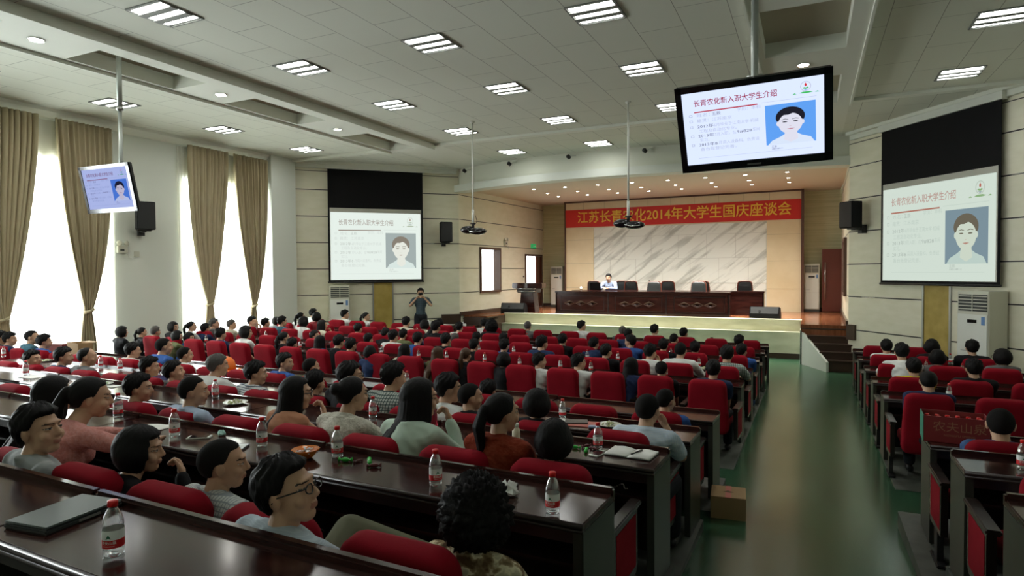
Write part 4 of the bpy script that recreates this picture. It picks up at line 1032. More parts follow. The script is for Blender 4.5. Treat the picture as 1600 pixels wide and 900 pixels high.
BOTTLES = [
('L','S1',-2.02,1.26,1.550),
('L','S2',-3.68,2.70,1.410),
('L','S2',-4.56,2.90,1.410),
('L','S2',-2.98,2.76,1.410),
('L','S2',-2.41,2.77,1.410),
('L','S2',-1.65,2.60,1.410),
('L','S2',-1.00,2.51,1.410),
('L','S3',-1.28,4.04,1.255),
('L','S3',-3.24,4.16,1.255),
('L','S3',-5.17,4.23,1.255),
('L','S3',-8.43,4.27,1.255),
('L','S4',-9.26,5.65,1.110),
('L','S4',-8.71,5.58,1.110),
('L','S4',-11.96,5.74,1.110),
('L','S5',-12.60,7.01,1.027),
('L','F1',-11.60,9.29,0.997),
('L','F1',-10.91,9.14,0.989),
('L','F3',-12.60,11.58,1.018),
('L','F4',-12.60,12.64,1.014),
('L','F4',-12.58,12.71,1.012),
('L','F3',-11.16,11.71,0.983),
('L','F4',-11.53,12.99,0.991),
('L','F2',-11.30,10.63,0.974),
('L','F1',-9.21,9.37,0.969),
('L','F1',-9.05,9.37,0.967),
('L','F1',-8.53,9.37,0.960),
('L','F2',-8.42,10.68,0.934),
('L','F4',-9.62,12.84,0.952),
('L','F5',-7.85,14.28,0.897),
('L','F4',-8.69,12.91,0.934),
('L','F3',-7.23,11.72,0.916),
('L','F3',-7.16,12.00,0.915),
('L','F3',-6.46,12.04,0.903),
('L','F2',-5.79,10.72,0.897),
('L','F1',-7.07,9.35,0.943),
('L','F1',-6.26,9.34,0.933),
('L','F1',-5.68,9.34,0.926),
('L','F1',-4.93,9.33,0.917),
('L','S5',-4.70,6.74,1.001),
('L','F4',-5.83,13.11,0.877),
('L','F2',-5.05,10.73,0.887),
('L','F1',-4.28,9.32,0.909),
('L','F3',-4.56,12.12,0.871),
('L','F1',-3.55,9.27,0.901),
('L','F1',-3.04,9.25,0.895),
('L','F4',-3.74,13.26,0.835),
('L','F2',-3.60,10.75,0.866),
('L','F2',-3.04,10.76,0.859),
('L','F3',-3.16,12.18,0.847),
('L','F3',-2.35,11.94,0.833),
('L','F2',-1.66,10.78,0.839),
('L','F1',-1.91,9.30,0.881),
('L','F3',-1.45,11.98,0.818),
('L','S4',-2.04,5.38,1.110),
('L','S5',-3.30,6.41,0.997),
('L','F5',-8.91,14.47,0.918),
('R','F4',2.26,13.35,0.780),
('R','F1',1.55,9.22,0.870),
('R','F3',2.74,11.74,0.810),
('R','F3',2.14,11.74,0.810),
('R','F3',1.71,12.02,0.810),
('R','N1',1.15,4.64,1.260),]
bcount = {}
for bi, (side, r, X, Y, z) in enumerate(BOTTLES):
    near = r in ('S1', 'S2', 'S3', 'N1'); X = max(X, -12.3)
    if r == 'F5' and side == 'L': X = max(X, -10.4)
    D = DESKL if side == 'L' else DESKR
    F, zz, _ = rowline(D, r, X); Y = min(max(Y, F - .37), F - .07)
    # stand on the desk unit actually under it
    L = 1.79 if r[0] == 'S' else 1.935
    if side == 'L':
        i = int((-.82 - X) / L); xm = -.82 - (i + .5) * L; _, zz, _ = rowline(D, r, xm)
    if near and nN == 0: b = bpN
    elif near: b = copy_tree(bpN)
    elif bpF is None: bpF = bottle(False); b = bpF
    else: b = copy_tree(bpF)
    nN += near
    X += 0 if near else 0
    b.location = (X, Y, zz + .0005); ang = math.atan2(-Y, -X)
    b.rotation_euler = (0, 0, ang + math.pi / 2 + random.uniform(-.5, .5) if near else random.uniform(0, 6))
    bcount.setdefault((side, r), []).append((b, X))
for (side, r), lst in bcount.items():
    lst.sort(key=lambda q: abs(q[1]))
    for i, (b, X) in enumerate(lst):
        tag(b, 'red-capped water bottle, %s from the aisle on the %s desks, %s block' % (ORD[i] if len(lst) > 1 else 'only one', RN[r], 'left' if side == 'L' else 'right'), 'bottle', 'water bottles on the desks')

# ------------------------------------------------------------------ things lying on the desks
def dz(side, r, X):
    D = DESKL if side == 'L' else DESKR
    if side == 'L':
        L = 1.79 if r[0] == 'S' else 1.935; i = int((-.82 - X) / L); X = -.82 - (i + .5) * L
    return rowline(D, r, X)[1] + .0005
P('folder_grey', (.10, .125, .12), .45); P('glass_amber', (.85, .22, .02), .1, 0, .5); P('wrapper_green', (.03, .45, .05), .25); P('wrapper_dark', (.10, .02, .02), .2); P('wrapper_silver', (.6, .6, .6), .2, .9)
P('folder_red', (.50, .13, .10), .5); P('tablet_dark', (.03, .035, .035), .3); P('food_green', (.45, .50, .22), .8); P('food_white', (.72, .70, .60), .8); P('thermos_pink', (.45, .03, .06), .15); P('milk', (.78, .72, .55), .35); P('tissue', (.80, .82, .80), .9); P('mint_pack', (.45, .72, .66), .6)
t = root('folder', 'closed grey folder lying beside the nearest water bottle', 'folder', (-2.50, 1.385, dz('L', 'S1', -2.5)), .12)
link('cover', bev(MB().box(-.105, .105, -.145, .145, .020, .027).mesh('cover', 'folder_grey'), .003), t); link('base', bev(MB().box(-.108, .108, -.148, .148, 0, .018).mesh('base', 'tablet_dark'), .006), t)
link('clasp', MB().box(.107, .112, -.03, .05, .006, .014).mesh('clasp', 'steel'), t)
def phone(X, Y, r, rz, label, col='white_plastic', side='L'):
    t = root('phone', label, 'phone', (X, Y, dz(side, r, X)), rz)
    link('case', bev(MB().box(-.036, .036, -.071, .071, 0, .009).mesh('case', col), .003), t); link('screen', MB().box(-.032, .032, -.055, .055, .0085, .0098).mesh('screen', 'phone_screen'), t)
phone(-3.50, 2.74, 'S2', -1.0, 'white phone lying face up on the nearest row desk at left')
phone(-1.24, 3.92, 'S3', -.25, 'white phone beside the open notebook')
def paper(X, Y, r, rz, w, h, label, side='L', n=1):
    t = root('paper_sheet', label, 'paper', (X, Y, dz(side, r, X)), rz)
    mb = MB(); k = 6
    vs = [(-w / 2 + w * i / k, -h / 2 + h * j / k, .001 + .004 * math.sin(i * .8 + j * .5) ** 2) for j in range(k + 1) for i in range(k + 1)]
    mb.add(vs, [(j * (k + 1) + i, j * (k + 1) + i + 1, (j + 1) * (k + 1) + i + 1, (j + 1) * (k + 1) + i) for j in range(k) for i in range(k)])
    o = mb.obj('sheet', 'paper', t, 'all'); s = o.modifiers.new('t', 'SOLIDIFY'); s.thickness = .0008; return t
paper(-4.02, 2.80, 'S2', .3, .21, .15, 'white paper behind the leftmost bottle near the phone')
paper(-8.2, 4.22, 'S3', .1, .28, .18, 'pale sheet of paper at the far left of the eighth row desks')
paper(-6.75, 4.20, 'S3', .2, .25, .14, 'white sheet lying under the plate at left')
paper(-1.98, 5.28, 'S4', .1, .22, .14, 'white paper beside the red folder')
paper(-2.55, 10.78, 'F2', .1, .21, .2, 'white paper on the fourth row desk near the dark hooded person')
paper(-4.55, 10.75, 'F2', .1, .2, .2, 'white paper on the fourth row desk in the centre')
paper(-5.95, 5.24, 'S4', .2, .25, .18, 'white papers lying on the seventh row desk at left')
paper(2.0, 13.45, 'F4', .1, .25, .15, 'white folded paper on the second row desk, right block', 'R')
paper(-9.6, 15.7, 'F5', .1, .6, .25, 'long white paper on the front row desk far left')
# crumpled tissues
def tissue(X, Y, r, s, label, mat='tissue', side='L'):
    t = root('tissue', label, 'tissue', (X, Y, dz(side, r, X)), 0); rr = random.Random(int(abs(X) * 100))
    mb = MB().ell((0, 0, s * .45), (s, s * .7, s * .45), None, 14, 8)
    mb.v = [(x * (1 + rr.uniform(-.35, .35)), y * (1 + rr.uniform(-.35, .35)), max(0, z * (1 + rr.uniform(-.3, .5)))) for x, y, z in mb.v]; mb.obj('crumple', mat, t)
tissue(-3.42, 2.84, 'S2', .03, 'small crumpled mint wrapper behind the white phone', 'mint_pack')
tissue(-1.27, 2.62, 'S2', .055, 'crumpled white tissue beside the curly-haired person')
# candy bowl
t = root('candy_bowl', 'amber glass bowl filled with silver wrapped candies', 'bowl', (-2.56, 2.68, dz('L', 'S2', -2.56)))
mb = MB(); n = 32; prof = [(.030, .0), (.036, .003), (.055, .025), (.078, .052), (.074, .054), (.052, .030), (.02, .012)]
vs = []; 
for q, (rd, z) in enumerate(prof):
    for k in range(n): a = 2 * math.pi * k / n; rr = rd * (1 + (.04 * math.cos(a * 16) if q in (2, 3) else 0)); vs.append((rr * math.cos(a), rr * math.sin(a), z))
mb.add(vs, [(i * n + k, i * n + (k + 1) % n, (i + 1) * n + (k + 1) % n, (i + 1) * n + k) for i in range(len(prof) - 1) for k in range(n)] + [tuple(range(n - 1, -1, -1)), tuple((len(prof) - 1) * n + k for k in range(n))])
b = mb.obj('bowl', 'glass_amber', t, 'all'); BS(MATS['glass_amber']).inputs['Transmission Weight'].default_value = .35
def candy(loc, rz, m, label, s=1.0, grp='wrapped candies', tilt_=0):
    t = root('candy', label, 'candy', loc, rz, grp)
    mb = MB(); mb.tube([(-.032 * s, 0, .010 * s), (-.020 * s, 0, .009 * s), (-.015 * s, 0, .009 * s), (-.006 * s, 0, .010 * s), (.006 * s, 0, .010 * s), (.015 * s, 0, .009 * s), (.020 * s, 0, .009 * s), (.032 * s, 0, .010 * s)], [.011 * s, .003 * s, .008 * s, .010 * s, .010 * s, .008 * s, .003 * s, .011 * s], 10); mb.obj('wrapper', m, t, 'all'); return t
rr = random.Random(5)
for k in range(9):
    a = k * 2.4; q = .018 + .030 * (k % 3) / 2
    candy((-2.56 + q * math.cos(a), 2.68 + q * math.sin(a), dz('L', 'S2', -2.56) + .030 + .008 * (k % 2) + (.006 if q < .02 else 0)), a, ['wrapper_silver', 'tissue'][k % 2], 'shiny silver or white wrapped candy inside the amber bowl', .62, 'candies in the amber bowl')
z2 = dz('L', 'S2', -2.2)
candy((-2.31, 2.72, z2), .3, 'wrapper_green', 'green wrapped candy, left one beside the bottle', 1.2); candy((-2.24, 2.74, z2), 1.2, 'wrapper_dark', 'dark candy between the two green wrapped candies', .8)
candy((-2.17, 2.75, z2), -.9, 'wrapper_green', 'green wrapped candy, right one of the pair', 1.2); candy((-2.10, 2.70, z2), .5, 'wrapper_dark', 'dark red candy at the right end of the green candies', 1.2)
z3 = dz('L', 'S2', -1.5)
candy((-1.52, 2.72, z3), .4, 'wrapper_silver', 'shiny candy behind the curly head', .8); candy((-1.46, 2.76, z3), 1.5, 'cap_red', 'red candy behind the curly head', .8)
t = root('tablet', 'dark tablet cover lying behind the curly-haired person', 'tablet', (-1.36, 2.70, z3), .2); link('cover', bev(MB().box(-.07, .09, -.05, .05, 0, .012).mesh('cover', 'tablet_dark'), .003), t)
t = root('tablet', 'black folder lying between buzz-cut head and bottle', 'tablet', (-3.12, 2.62, dz('L', 'S2', -3.1)), .5); link('cover', bev(MB().box(-.13, .11, -.08, .08, 0, .012).mesh('cover', 'tablet_dark'), .003), t)
z4 = dz('L', 'S3', -1.3)
for k, (x, y) in enumerate(((-1.42, 3.98), (-1.36, 4.04), (-1.33, 3.94), (-1.29, 4.00))):
    candy((x, y, z4), k * .9, 'wrapper_green' if k % 2 == 0 else 'wrapper_dark', 'wrapped candy in the heap left of the phone, %s' % ['nearest the dark head, green', 'farthest back, dark', 'nearest the phone, green', 'beside the bottle, dark'][k], 1.1)
# open notebook and pen
t = root('notebook', 'open white notebook at the aisle end of the desk', 'notebook', (-1.04, 4.00, z4), -.08)
link('cover', bev(MB().box(-.155, .155, -.10, .10, 0, .004).mesh('cover', 'tablet_dark'), .002), t)
for s in (-1, 1):
    mb = MB(); k = 8; vs = []
    for i in range(k + 1):
        u = i / k; x = s * (.002 + .148 * u); z = .008 + .012 * math.sin(math.pi * min(1, u * 1.2) * .8) ; vs += [(x, -.095, z), (x, .095, z), (x, .095, .004), (x, -.095, .004)]
    mb.add(vs, [(4 * i + a, 4 * i + 4 + a, 4 * i + 4 + (a + 1) % 4, 4 * i + (a + 1) % 4) for i in range(k) for a in range(4)] + [(0, 1, 2, 3), (4 * k + 3, 4 * k + 2, 4 * k + 1, 4 * k)]); mb.obj('page', 'paper', t, 'all')
t = root('pen', 'black pen lying on the open notebook', 'pen', (-1.00, 3.99, z4 + .024), 1.25)
mb = MB(); mb.tube([(-.07, 0, 0), (.05, 0, 0), (.065, 0, 0)], [.0055, .0055, .002], 8); mb.obj('barrel', 'black_plastic', t, 'all'); mb = MB(); mb.box(-.068, -.03, -.002, .002, .005, .008); mb.obj('clip', 'chrome', t)
# red folder with tablet, plates
z5 = dz('L', 'S4', -1.8)
t = root('folder', 'salmon red folder lying under a black tablet', 'folder', (-1.80, 5.22, z5), .1); link('cover', bev(MB().box(-.15, .15, -.10, .10, 0, .006).mesh('cover', 'folder_red'), .002), t)
t = root('tablet', 'black tablet resting on the salmon red folder', 'tablet', (-1.86, 5.25, z5 + .0065), .35); link('case', bev(MB().box(-.10, .10, -.07, .07, 0, .010).mesh('case', 'tablet_dark'), .003), t)
t = root('snack_packet', 'small blue and white snack packet beside the folder', 'packet', (-1.66, 5.12, z5), .3); P('packet_blue', (.25, .33, .5), .3); tp = MB().pillow(rrect(.09, .05, .01, 3), .018, .006, 'z', .004).obj('packet', 'packet_blue', t, 'all'); tp.location = (0, 0, .014)
def plate(X, Y, side, r, label, food=('food_green', 'food_white'), s=1.0):
    t = root('plate', label, 'plate', (X, Y, dz(side, r, X))); t.scale = (s, s, s)
    mb = MB(); mb.lathe([(.05, 0), (.075, .006), (.105, .016), (.107, .019), (.07, .010), (.02, .008)], 32); mb.obj('dish', 'white_plastic', t, 'all')
    rq = random.Random(int(X * 50))
    f = root('food', label.replace('plate', 'heap of snacks on the plate') if 0 else '', 'food'); bpy.data.objects.remove(f)
    mb = MB()
    for k in range(46):
        a = rq.uniform(0, 6.28); q = rq.uniform(0, .068); mb.cur = k % 2; e = Euler((rq.uniform(0, 3), rq.uniform(0, 3), rq.uniform(0, 3)))
        mb.ell((q * math.cos(a), q * math.sin(a), .014 + .030 * (1 - q / .07) * rq.random()), (.014, .008, .004), e, 8, 5)
    fo = mb.obj('snack_heap', list(food), None, 'all'); fo.location = (X, Y, dz(side, r, X)); fo.scale = (s, s, s); fo['kind'] = 'stuff'; tag(fo, 'loose shelled snacks heaped on the ' + label.split(',')[0], 'food')
plate(-1.56, 5.26, 'L', 'S4', 'white plate of shelled snacks beside the man in pale shirt', s=.95)
plate(-4.75, 4.10, 'L', 'S3', 'shallow plate at left, by the bottle in the eighth row')
plate(-6.9, 4.22, 'L', 'S3', 'shallow green plate at the far left of the eighth row', ('food_green', 'mint_pack'))
plate(-4.15, 5.55, 'L', 'S4', 'plate with pale snacks in the centre of the seventh row', s=.9)
plate(1.92, 9.1, 'R', 'F1', 'shallow plate on the fifth row desk of the right block', ('food_green', 'tissue'), .95)
plate(-1.55, 10.6, 'L', 'F2', 'small snack plate near the aisle in the fourth row')
plate(-10.7, 5.72, 'L', 'S4', 'snack plate at the far left by the window, seventh row')
# milk bottle, pink thermos, paper cup
t = root('milk_bottle', 'small cream milk bottle with white cap', 'bottle', (-1.83, 3.92, dz('L', 'S3', -1.83)))
MB().lathe([(.024, 0), (.028, .004), (.028, .09), (.018, .118), (.016, .122)], 24).obj('bottle_body', 'milk', t, 'all'); MB().lathe([(.019, .12), (.020, .122), (.020, .142), (.017, .145)], 24).obj('cap', 'white_plastic', t, 'all')
t = root('thermos', 'pink see-through drinking bottle with white lid', 'bottle', (-2.55, 3.98, dz('L', 'S3', -2.55)))
MB().lathe([(.032, 0), (.037, .005), (.037, .17), (.034, .175)], 24).obj('bottle_body', 'thermos_pink', t, 'all'); BS(MATS['thermos_pink']).inputs['Transmission Weight'].default_value = .5
lid = MB().lathe([(.038, .172), (.039, .175), (.037, .195), (.02, .205), (.018, .215), (.008, .216)], 24).obj('lid', 'white_plastic', t, 'all'); mb = MB(); mb.tube([(-.03, 0, .195), (-.025, 0, .225), (.0, 0, .235), (.025, 0, .225), (.03, 0, .195)], .005, 6); mb.obj('loop', 'cap_red', lid, 'all')
t = root('cup', 'dark red cup standing on the front row desk', 'cup', (-2.02, 14.95, dz('L', 'F5', -2.0))); MB().lathe([(.03, 0), (.036, .15), (.033, .15), (.027, .01)], 20).obj('body', 'wrapper_dark', t, 'all')
def tissue_box(X, Y, r, label):
    t = root('tissue_box', label, 'tissue box', (X, Y, dz('L', r, X))); link('box', bev(MB().box(-.08, .08, -.05, .05, 0, .07).mesh('box', 'tissue'), .004), t)
    mb = MB().ell((0, 0, .09), (.03, .02, .03), None, 10, 6); mb.obj('tissue', 'tissue', t)
tissue_box(-8.85, 15.45, 'F5', 'white tissue box on the front row desk near the stairs')
tissue_box(-10.2, 15.75, 'F5', 'white tissue box at the left end of the front desks')
# orange safety helmet
t = root('safety_helmet', 'bright orange safety helmet lying on the sixth row desk', 'helmet', (-7.95, 6.66, dz('L', 'S5', -7.95) + .005), -.4)
mb = MB(); n = 36; vs = []; prof = [(1.0, 0), (1.02, .02), (.98, .05), (.88, .09), (.68, .125), (.40, .148), (.12, .156)]
for q, (k_, z) in enumerate(prof):
    for k in range(n):
        a = 2 * math.pi * k / n; ridge = .008 * max(0, math.cos(3 * (a - math.pi / 2))) if q > 2 else 0
        vs.append((.115 * k_ * math.cos(a), .14 * k_ * math.sin(a), z + ridge))
mb.add(vs, [(i * n + k, i * n + (k + 1) % n, (i + 1) * n + (k + 1) % n, (i + 1) * n + k) for i in range(len(prof) - 1) for k in range(n)] + [tuple((len(prof) - 1) * n + k for k in range(n)), tuple(range(n - 1, -1, -1))])
sh = mb.obj('shell', 'orange_plastic', t, 'all')
mb = MB(); vs = [];
for k in range(25):
    a = math.radians(-20 + 220 * k / 24); e = .035 + .03 * max(0, math.sin(a)); vs += [(.112 * math.cos(a), .138 * math.sin(a), .004), ((.112 + e) * math.cos(a), (.138 + e) * math.sin(a), -.004)]
mb.add(vs, [(2 * k, 2 * k + 1, 2 * k + 3, 2 * k + 2) for k in range(24)]); o = mb.obj('brim', 'orange_plastic', t, 'all'); s = o.modifiers.new('t', 'SOLIDIFY'); s.thickness = .005
t.scale = (1.25, 1.25, 1.25); sh.location.z = .0
# string of beads on the open shelf
t = root('bead_string', 'pale string of beads lying on the open desk shelf', 'beads', (-1.18, 3.98, dz('L', 'S3', -1.18) - .757 + .565))
mb = MB()
for k in range(46):
    u = k / 45; mb.ell((-.22 + .36 * u, .05 * math.sin(u * 9) - .1 + .03 * math.sin(u * 31), .004), (.004, .004, .004), None, 6, 4)
o = mb.obj('beads', 'paper', t, 'all'); o['kind'] = 'stuff'
# cardboard box on the aisle, open carton of water, boxes by the window
t = root('cardboard_box', 'brown cardboard box standing on the green aisle floor', 'box', (-.66, 5.98, FZ(-.66, 5.9)), .10)
link('carton', bev(MB().box(-.15, .15, -.16, .16, 0, .20).mesh('carton', 'cardboard'), .004), t); link('tape', MB().box(-.025, .025, -.161, .161, .199, .2015).mesh('tape', 'folder_red'), t)
mb = MB(); mb.add([(x * .05, y * .035, .2018) for x, y in ((-1, -.4), (-.5, .2), (-.1, 1), (.3, .4), (1, -.2), (.4, -.8), (-.3, -.7))], [(0, 1, 2, 3, 4, 5, 6)]); P('print_brown', (.16, .10, .05), .8); mb.obj('printed_mark', 'print_brown', t)
z6 = DESKR['N2'][1] + .0005
t = root('water_carton', 'open red carton of water bottles on the right block desk', 'carton', (1.02, 5.86, z6), -.06)
mb = MB(); w, d, h = .21, .13, .20
for q in ((-w, w, -d, -d + .005), (-w, w, d - .005, d)): mb.box(q[0], q[1], q[2], q[3], .0, h)
mb.box(-w, w, -d, d, 0, .005); mb.box(w - .005, w, -d, d, 0, h); mb.obj('carton_walls', 'carton_red', t)
MB().box(-w - .003, -w + .004, -d, d, 0, h).obj('green_end', 'carton_green', t)
me = text_mesh('农夫山泉', .085, 0, 'CENTER'); me.transform(Matrix.Rotation(math.pi / 2, 4, 'X')); me.materials.append(MATS['carton_gold']); link('lettering', me, t, (.02, -d - .002, .12))
me = text_mesh('NONGFU SPRING', .025, 0, 'CENTER'); me.transform(Matrix.Rotation(math.pi / 2, 4, 'X')); me.materials.append(MATS['carton_gold']); link('lettering', me, t, (.02, -d - .002, .06))
bx_i = 0
for i in range(6):
    for j in range(3):
        if (i, j) in ((1, 0), (3, 1)): continue
        b = copy_tree(bpF); b.location = (1.02 - .170 + .067 * i, 5.86 - .085 + .07 * j - .004 * i, z6 + .006); tag(b, 'bottle inside the open red carton, %s from the left in its %s line' % (ORD[i], ['near', 'middle', 'far'][j]), 'bottle', 'bottles in the red carton')
t = root('carton', 'small red and white carton on the desk end beside the window', 'carton', (-12.55, 6.92, dz('L', 'S5', -12.5)), .2)
link('box', bev(MB().box(-.2, .2, -.12, .12, 0, .16).mesh('box', 'carton_red'), .004), t); link('top', MB().box(-.19, .19, -.11, .11, .159, .163).mesh('top', 'paper'), t)
t = root('cardboard_box', 'open brown cardboard box at the left end of the desks, by the curtain', 'box', (-11.95, 6.93, dz('L', 'S5', -12.0)), -.1)
mb = MB(); 
for q in ((-.2, .2, -.12, -.115), (-.2, .2, .115, .12), (-.2, -.195, -.12, .12), (.195, .2, -.12, .12)): mb.box(q[0], q[1], q[2], q[3], 0, .2)
mb.box(-.2, .2, -.12, .12, 0, .005); mb.obj('carton', 'cardboard', t)
mb = MB(); mb.box(-.19, .19, .12, .25, .195, .2); mb.box(-.32, -.2, -.11, .11, .195, .2); mb.obj('flap', 'cardboard', t)

# ------------------------------------------------------------------ people
SKIN = P('skin', (.57, .345, .225), .5, 0, .35, Subsurface_Weight=.0)
P('lip', (.42, .19, .13), .5); P('eye_dark', (.012, .010, .010), .3); P('eye_white', (.62, .60, .56), .3)
def cloth(name, col, kind=None, c2=None, sc=20):
    m = P('cloth_' + name, col, .85, 0, .15)
    if kind:
        v = tc(m, (1, 1, 1))
        if kind == 'check':
            w = []
            for ax in ('X', 'Z'):
                wv = N(m, 'ShaderNodeTexWave'); wv.bands_direction = ax; wv.inputs['Scale'].default_value = sc; Lk(m, v, wv.inputs[0]); w.append(wv)
            mul = N(m, 'ShaderNodeMath'); mul.operation = 'MAXIMUM'; Lk(m, w[0].outputs['Fac'], mul.inputs[0]); Lk(m, w[1].outputs['Fac'], mul.inputs[1]); src = mul.outputs[0]; lo, hi = .75, .9
        elif kind == 'stripe':
            wv = N(m, 'ShaderNodeTexWave'); wv.bands_direction = 'X'; wv.inputs['Scale'].default_value = sc; Lk(m, v, wv.inputs[0]); src = wv.outputs['Fac']; lo, hi = .5, .8
        else:
            nz = N(m, 'ShaderNodeTexNoise'); nz.inputs['Scale'].default_value = sc; nz.inputs['Detail'].default_value = 3; Lk(m, v, nz.inputs['Vector']); src = nz.outputs['Fac']; lo, hi = (.48, .52) if kind == 'blot' else (.4, .6)
        r = N(m, 'ShaderNodeValToRGB'); r.color_ramp.elements[0].position = lo; r.color_ramp.elements[1].position = hi
        r.color_ramp.elements[0].color = (*col, 1); r.color_ramp.elements[1].color = (*c2, 1); Lk(m, src, r.inputs[0]); Lk(m, r.outputs[0], BS(m).inputs['Base Color'])
        if kind == 'blot':
            r.color_ramp.elements.new(.40).color = (.10, .06, .03, 1); r.color_ramp.elements.new(.60).color = (.45, .40, .28, 1)
        if kind == 'knit': bump(m, src, .8, .01)
    return m
CL = {}
for nm, a in dict(white=((.66, .68, .66),), cream=((.58, .56, .44),), ltblue=((.38, .46, .60),), blue=((.035, .10, .32),), navy=((.02, .035, .09),), black=((.012, .012, .014),), dkred=((.16, .015, .02),),
                  grey=((.14, .14, .14),), ltgrey=((.32, .34, .34),), teal=((.05, .13, .18),), olive=((.12, .13, .06),), pink=((.58, .24, .21), 'knit', (.62, .30, .27), 55), mint=((.48, .60, .50),),
                  rust=((.22, .03, .012), 'knit', (.25, .045, .02), 40), skinback=((.45, .22, .13),), knit=((.50, .48, .40), 'knit', (.62, .60, .52), 70), yellow=((.75, .65, .01),), denim=((.06, .12, .27),),
                  plaid=((.62, .64, .62), 'check', (.06, .08, .12), 14), check=((.45, .50, .46), 'check', (.04, .07, .07), 13), plaidw=((.60, .63, .62), 'check', (.30, .33, .36), 16), bluecheck=((.42, .50, .58), 'check', (.52, .60, .66), 60),
                  seer=((.44, .55, .68), 'check', (.62, .68, .72), 30), leopard=((.30, .22, .12), 'blot', (.75, .68, .48), 13), trouser=((.02, .022, .028),), khaki=((.14, .145, .095),), plaidk=((.03, .05, .06), 'check', (.10, .14, .17), 12), suitblue=((.30, .36, .50),)).items():
    CL[nm] = cloth(nm, *a)
def hairmat(name, col, rough=.42):
    m = P(name, col, rough, 0, .16); v = tc(m, (1, 1, .12)); nz = N(m, 'ShaderNodeTexNoise'); nz.inputs['Scale'].default_value = 130; nz.inputs['Detail'].default_value = 3; Lk(m, v, nz.inputs['Vector']); bump(m, nz.outputs['Fac'], .5, .004); return m
HB = hairmat('hair_black', (.0055, .005, .005), .6); HG = hairmat('hair_grey', (.085, .08, .075), .6); HBR = hairmat('hair_brown', (.06, .032, .018)); HZ = hairmat('hair_buzz', (.010, .009, .0085), .9)
P('spectacle_frame', (.01, .01, .012), .25)

def remesh(mb, vox, smooth=2, mats=(), name='body'):
    me0 = mb.mesh('tmp', 'skin', fix=True); o = bpy.data.objects.new('tmp', me0)
    r = o.modifiers.new('r', 'REMESH'); r.mode = 'VOXEL'; r.voxel_size = vox; r.use_smooth_shade = True
    s = o.modifiers.new('s', 'SMOOTH'); s.factor = .5; s.iterations = smooth
    me = evaluated(o); bpy.data.meshes.remove(me0)
    me.materials.clear(); me.name = name
    for m in mats: me.materials.append(m)
    me.polygons.foreach_set('use_smooth', [True] * len(me.polygons)); return me
def ik(a, b, l1, l2, hint):
    a = Vector(a); b = Vector(b); d = b - a; L = min(d.length, (l1 + l2) * .999); d.normalize()
    x = (l1 * l1 - l2 * l2 + L * L) / (2 * L); h = math.sqrt(max(0, l1 * l1 - x * x)); hp = Vector(hint); hp = (hp - d * hp.dot(d)).normalized()
    return a + d * x + hp * h, a + d * L
def hand(mb, w, fwd, up, side, curl=.5, s=1.0):
    w = Vector(w); f = Vector(fwd).normalized(); u = Vector(up); u = (u - f * u.dot(f)).normalized(); r = f.cross(u) * side   # towards the thumb
    mb.caps(w, .023 * s, w + f * .035 * s, .026 * s, 10)
    for k in range(4):
        o = (1.5 - k) * .0195 * s; L = (.072, .082, .077, .060)[k] * s
        p0 = w + f * .03 * s + r * o * .7; p1 = w + f * .088 * s + r * o
        mb.caps(p0, .015 * s, p1, .0120 * s, 8)
        c1 = curl * .9; d1 = (f * math.cos(c1) - u * math.sin(c1)); p2 = p1 + d1 * L * .48
        c2 = curl * 2.1; d2 = (f * math.cos(c2) - u * math.sin(c2)); p3 = p2 + d2 * L * .52
        mb.caps(p1, .0112 * s, p2, .0098 * s, 8); mb.caps(p2, .0098 * s, p3, .0082 * s, 8)
    t0 = w + f * .022 * s + r * .020 * s; t1 = w + f * .055 * s + r * .050 * s - u * .008 * s; t2 = t1 + (f * .8 + r * .25 - u * .3 * curl).normalized() * .036 * s
    mb.caps(t0, .015 * s, t1, .0125 * s, 8); mb.caps(t1, .0122 * s, t2, .0095 * s, 8)
def head_prims(mb, H, s=1.0, female=False):
    # H : matrix placing the head; face looks along +Y
    st = len(mb.v)
    mb.ell((0, -.014, .022), (.073, .093, .086), None, 24, 14); mb.ell((0, .022, -.028), (.062, .066, .078), None, 20, 12)
    mb.ell((0, .046, -.084), (.036 if not female else .031, .032, .026), None, 14, 8); mb.ell((0, .010, -.066), (.056, .055, .035), None, 16, 8)
    mb.ell((0, .074, .030), (.046, .016, .014), None, 14, 8)
    mb.caps((0, .082, .014), .008, (0, .099, -.022), .0115, 10); mb.ell((0, .091, -.028), (.017, .012, .009), None, 12, 8)
    for x in (-1, 1):
        mb.ell((x * .076, -.008, -.008), (.009, .019, .031), Euler((0, x * .12, x * -.25)), 12, 8); mb.ell((x * .031, .070, .005), (.016, .014, .011), None, 12, 8); mb.ell((x * .040, .058, -.030), (.024, .022, .024), None, 12, 8)
    mb.ell((0, .083, -.053), (.022, .009, .006), None, 12, 8); mb.ell((0, .081, -.063), (.019, .009, .006), None, 12, 8)
    for i in range(st, len(mb.v)): mb.v[i] = tuple(H @ (Vector(mb.v[i]) * s))
POSES = {   # shoulder y/z shift, head centre (y,z), torso lean
    'u': dict(sy=-.03, hy=.03, hz=1.185, hp=-.02), 'd': dict(sy=.13, hy=.22, hz=1.135, hp=-.05), 'c': dict(sy=.11, hy=.20, hz=1.14, hp=-.03),
    'r': dict(sy=-.09, hy=-.05, hz=1.14, hp=.12), 'k': dict(sy=.26, hy=.38, hz=1.08, hp=-.12), 'x': dict(sy=-.10, hy=-.06, hz=1.13, hp=.22)}
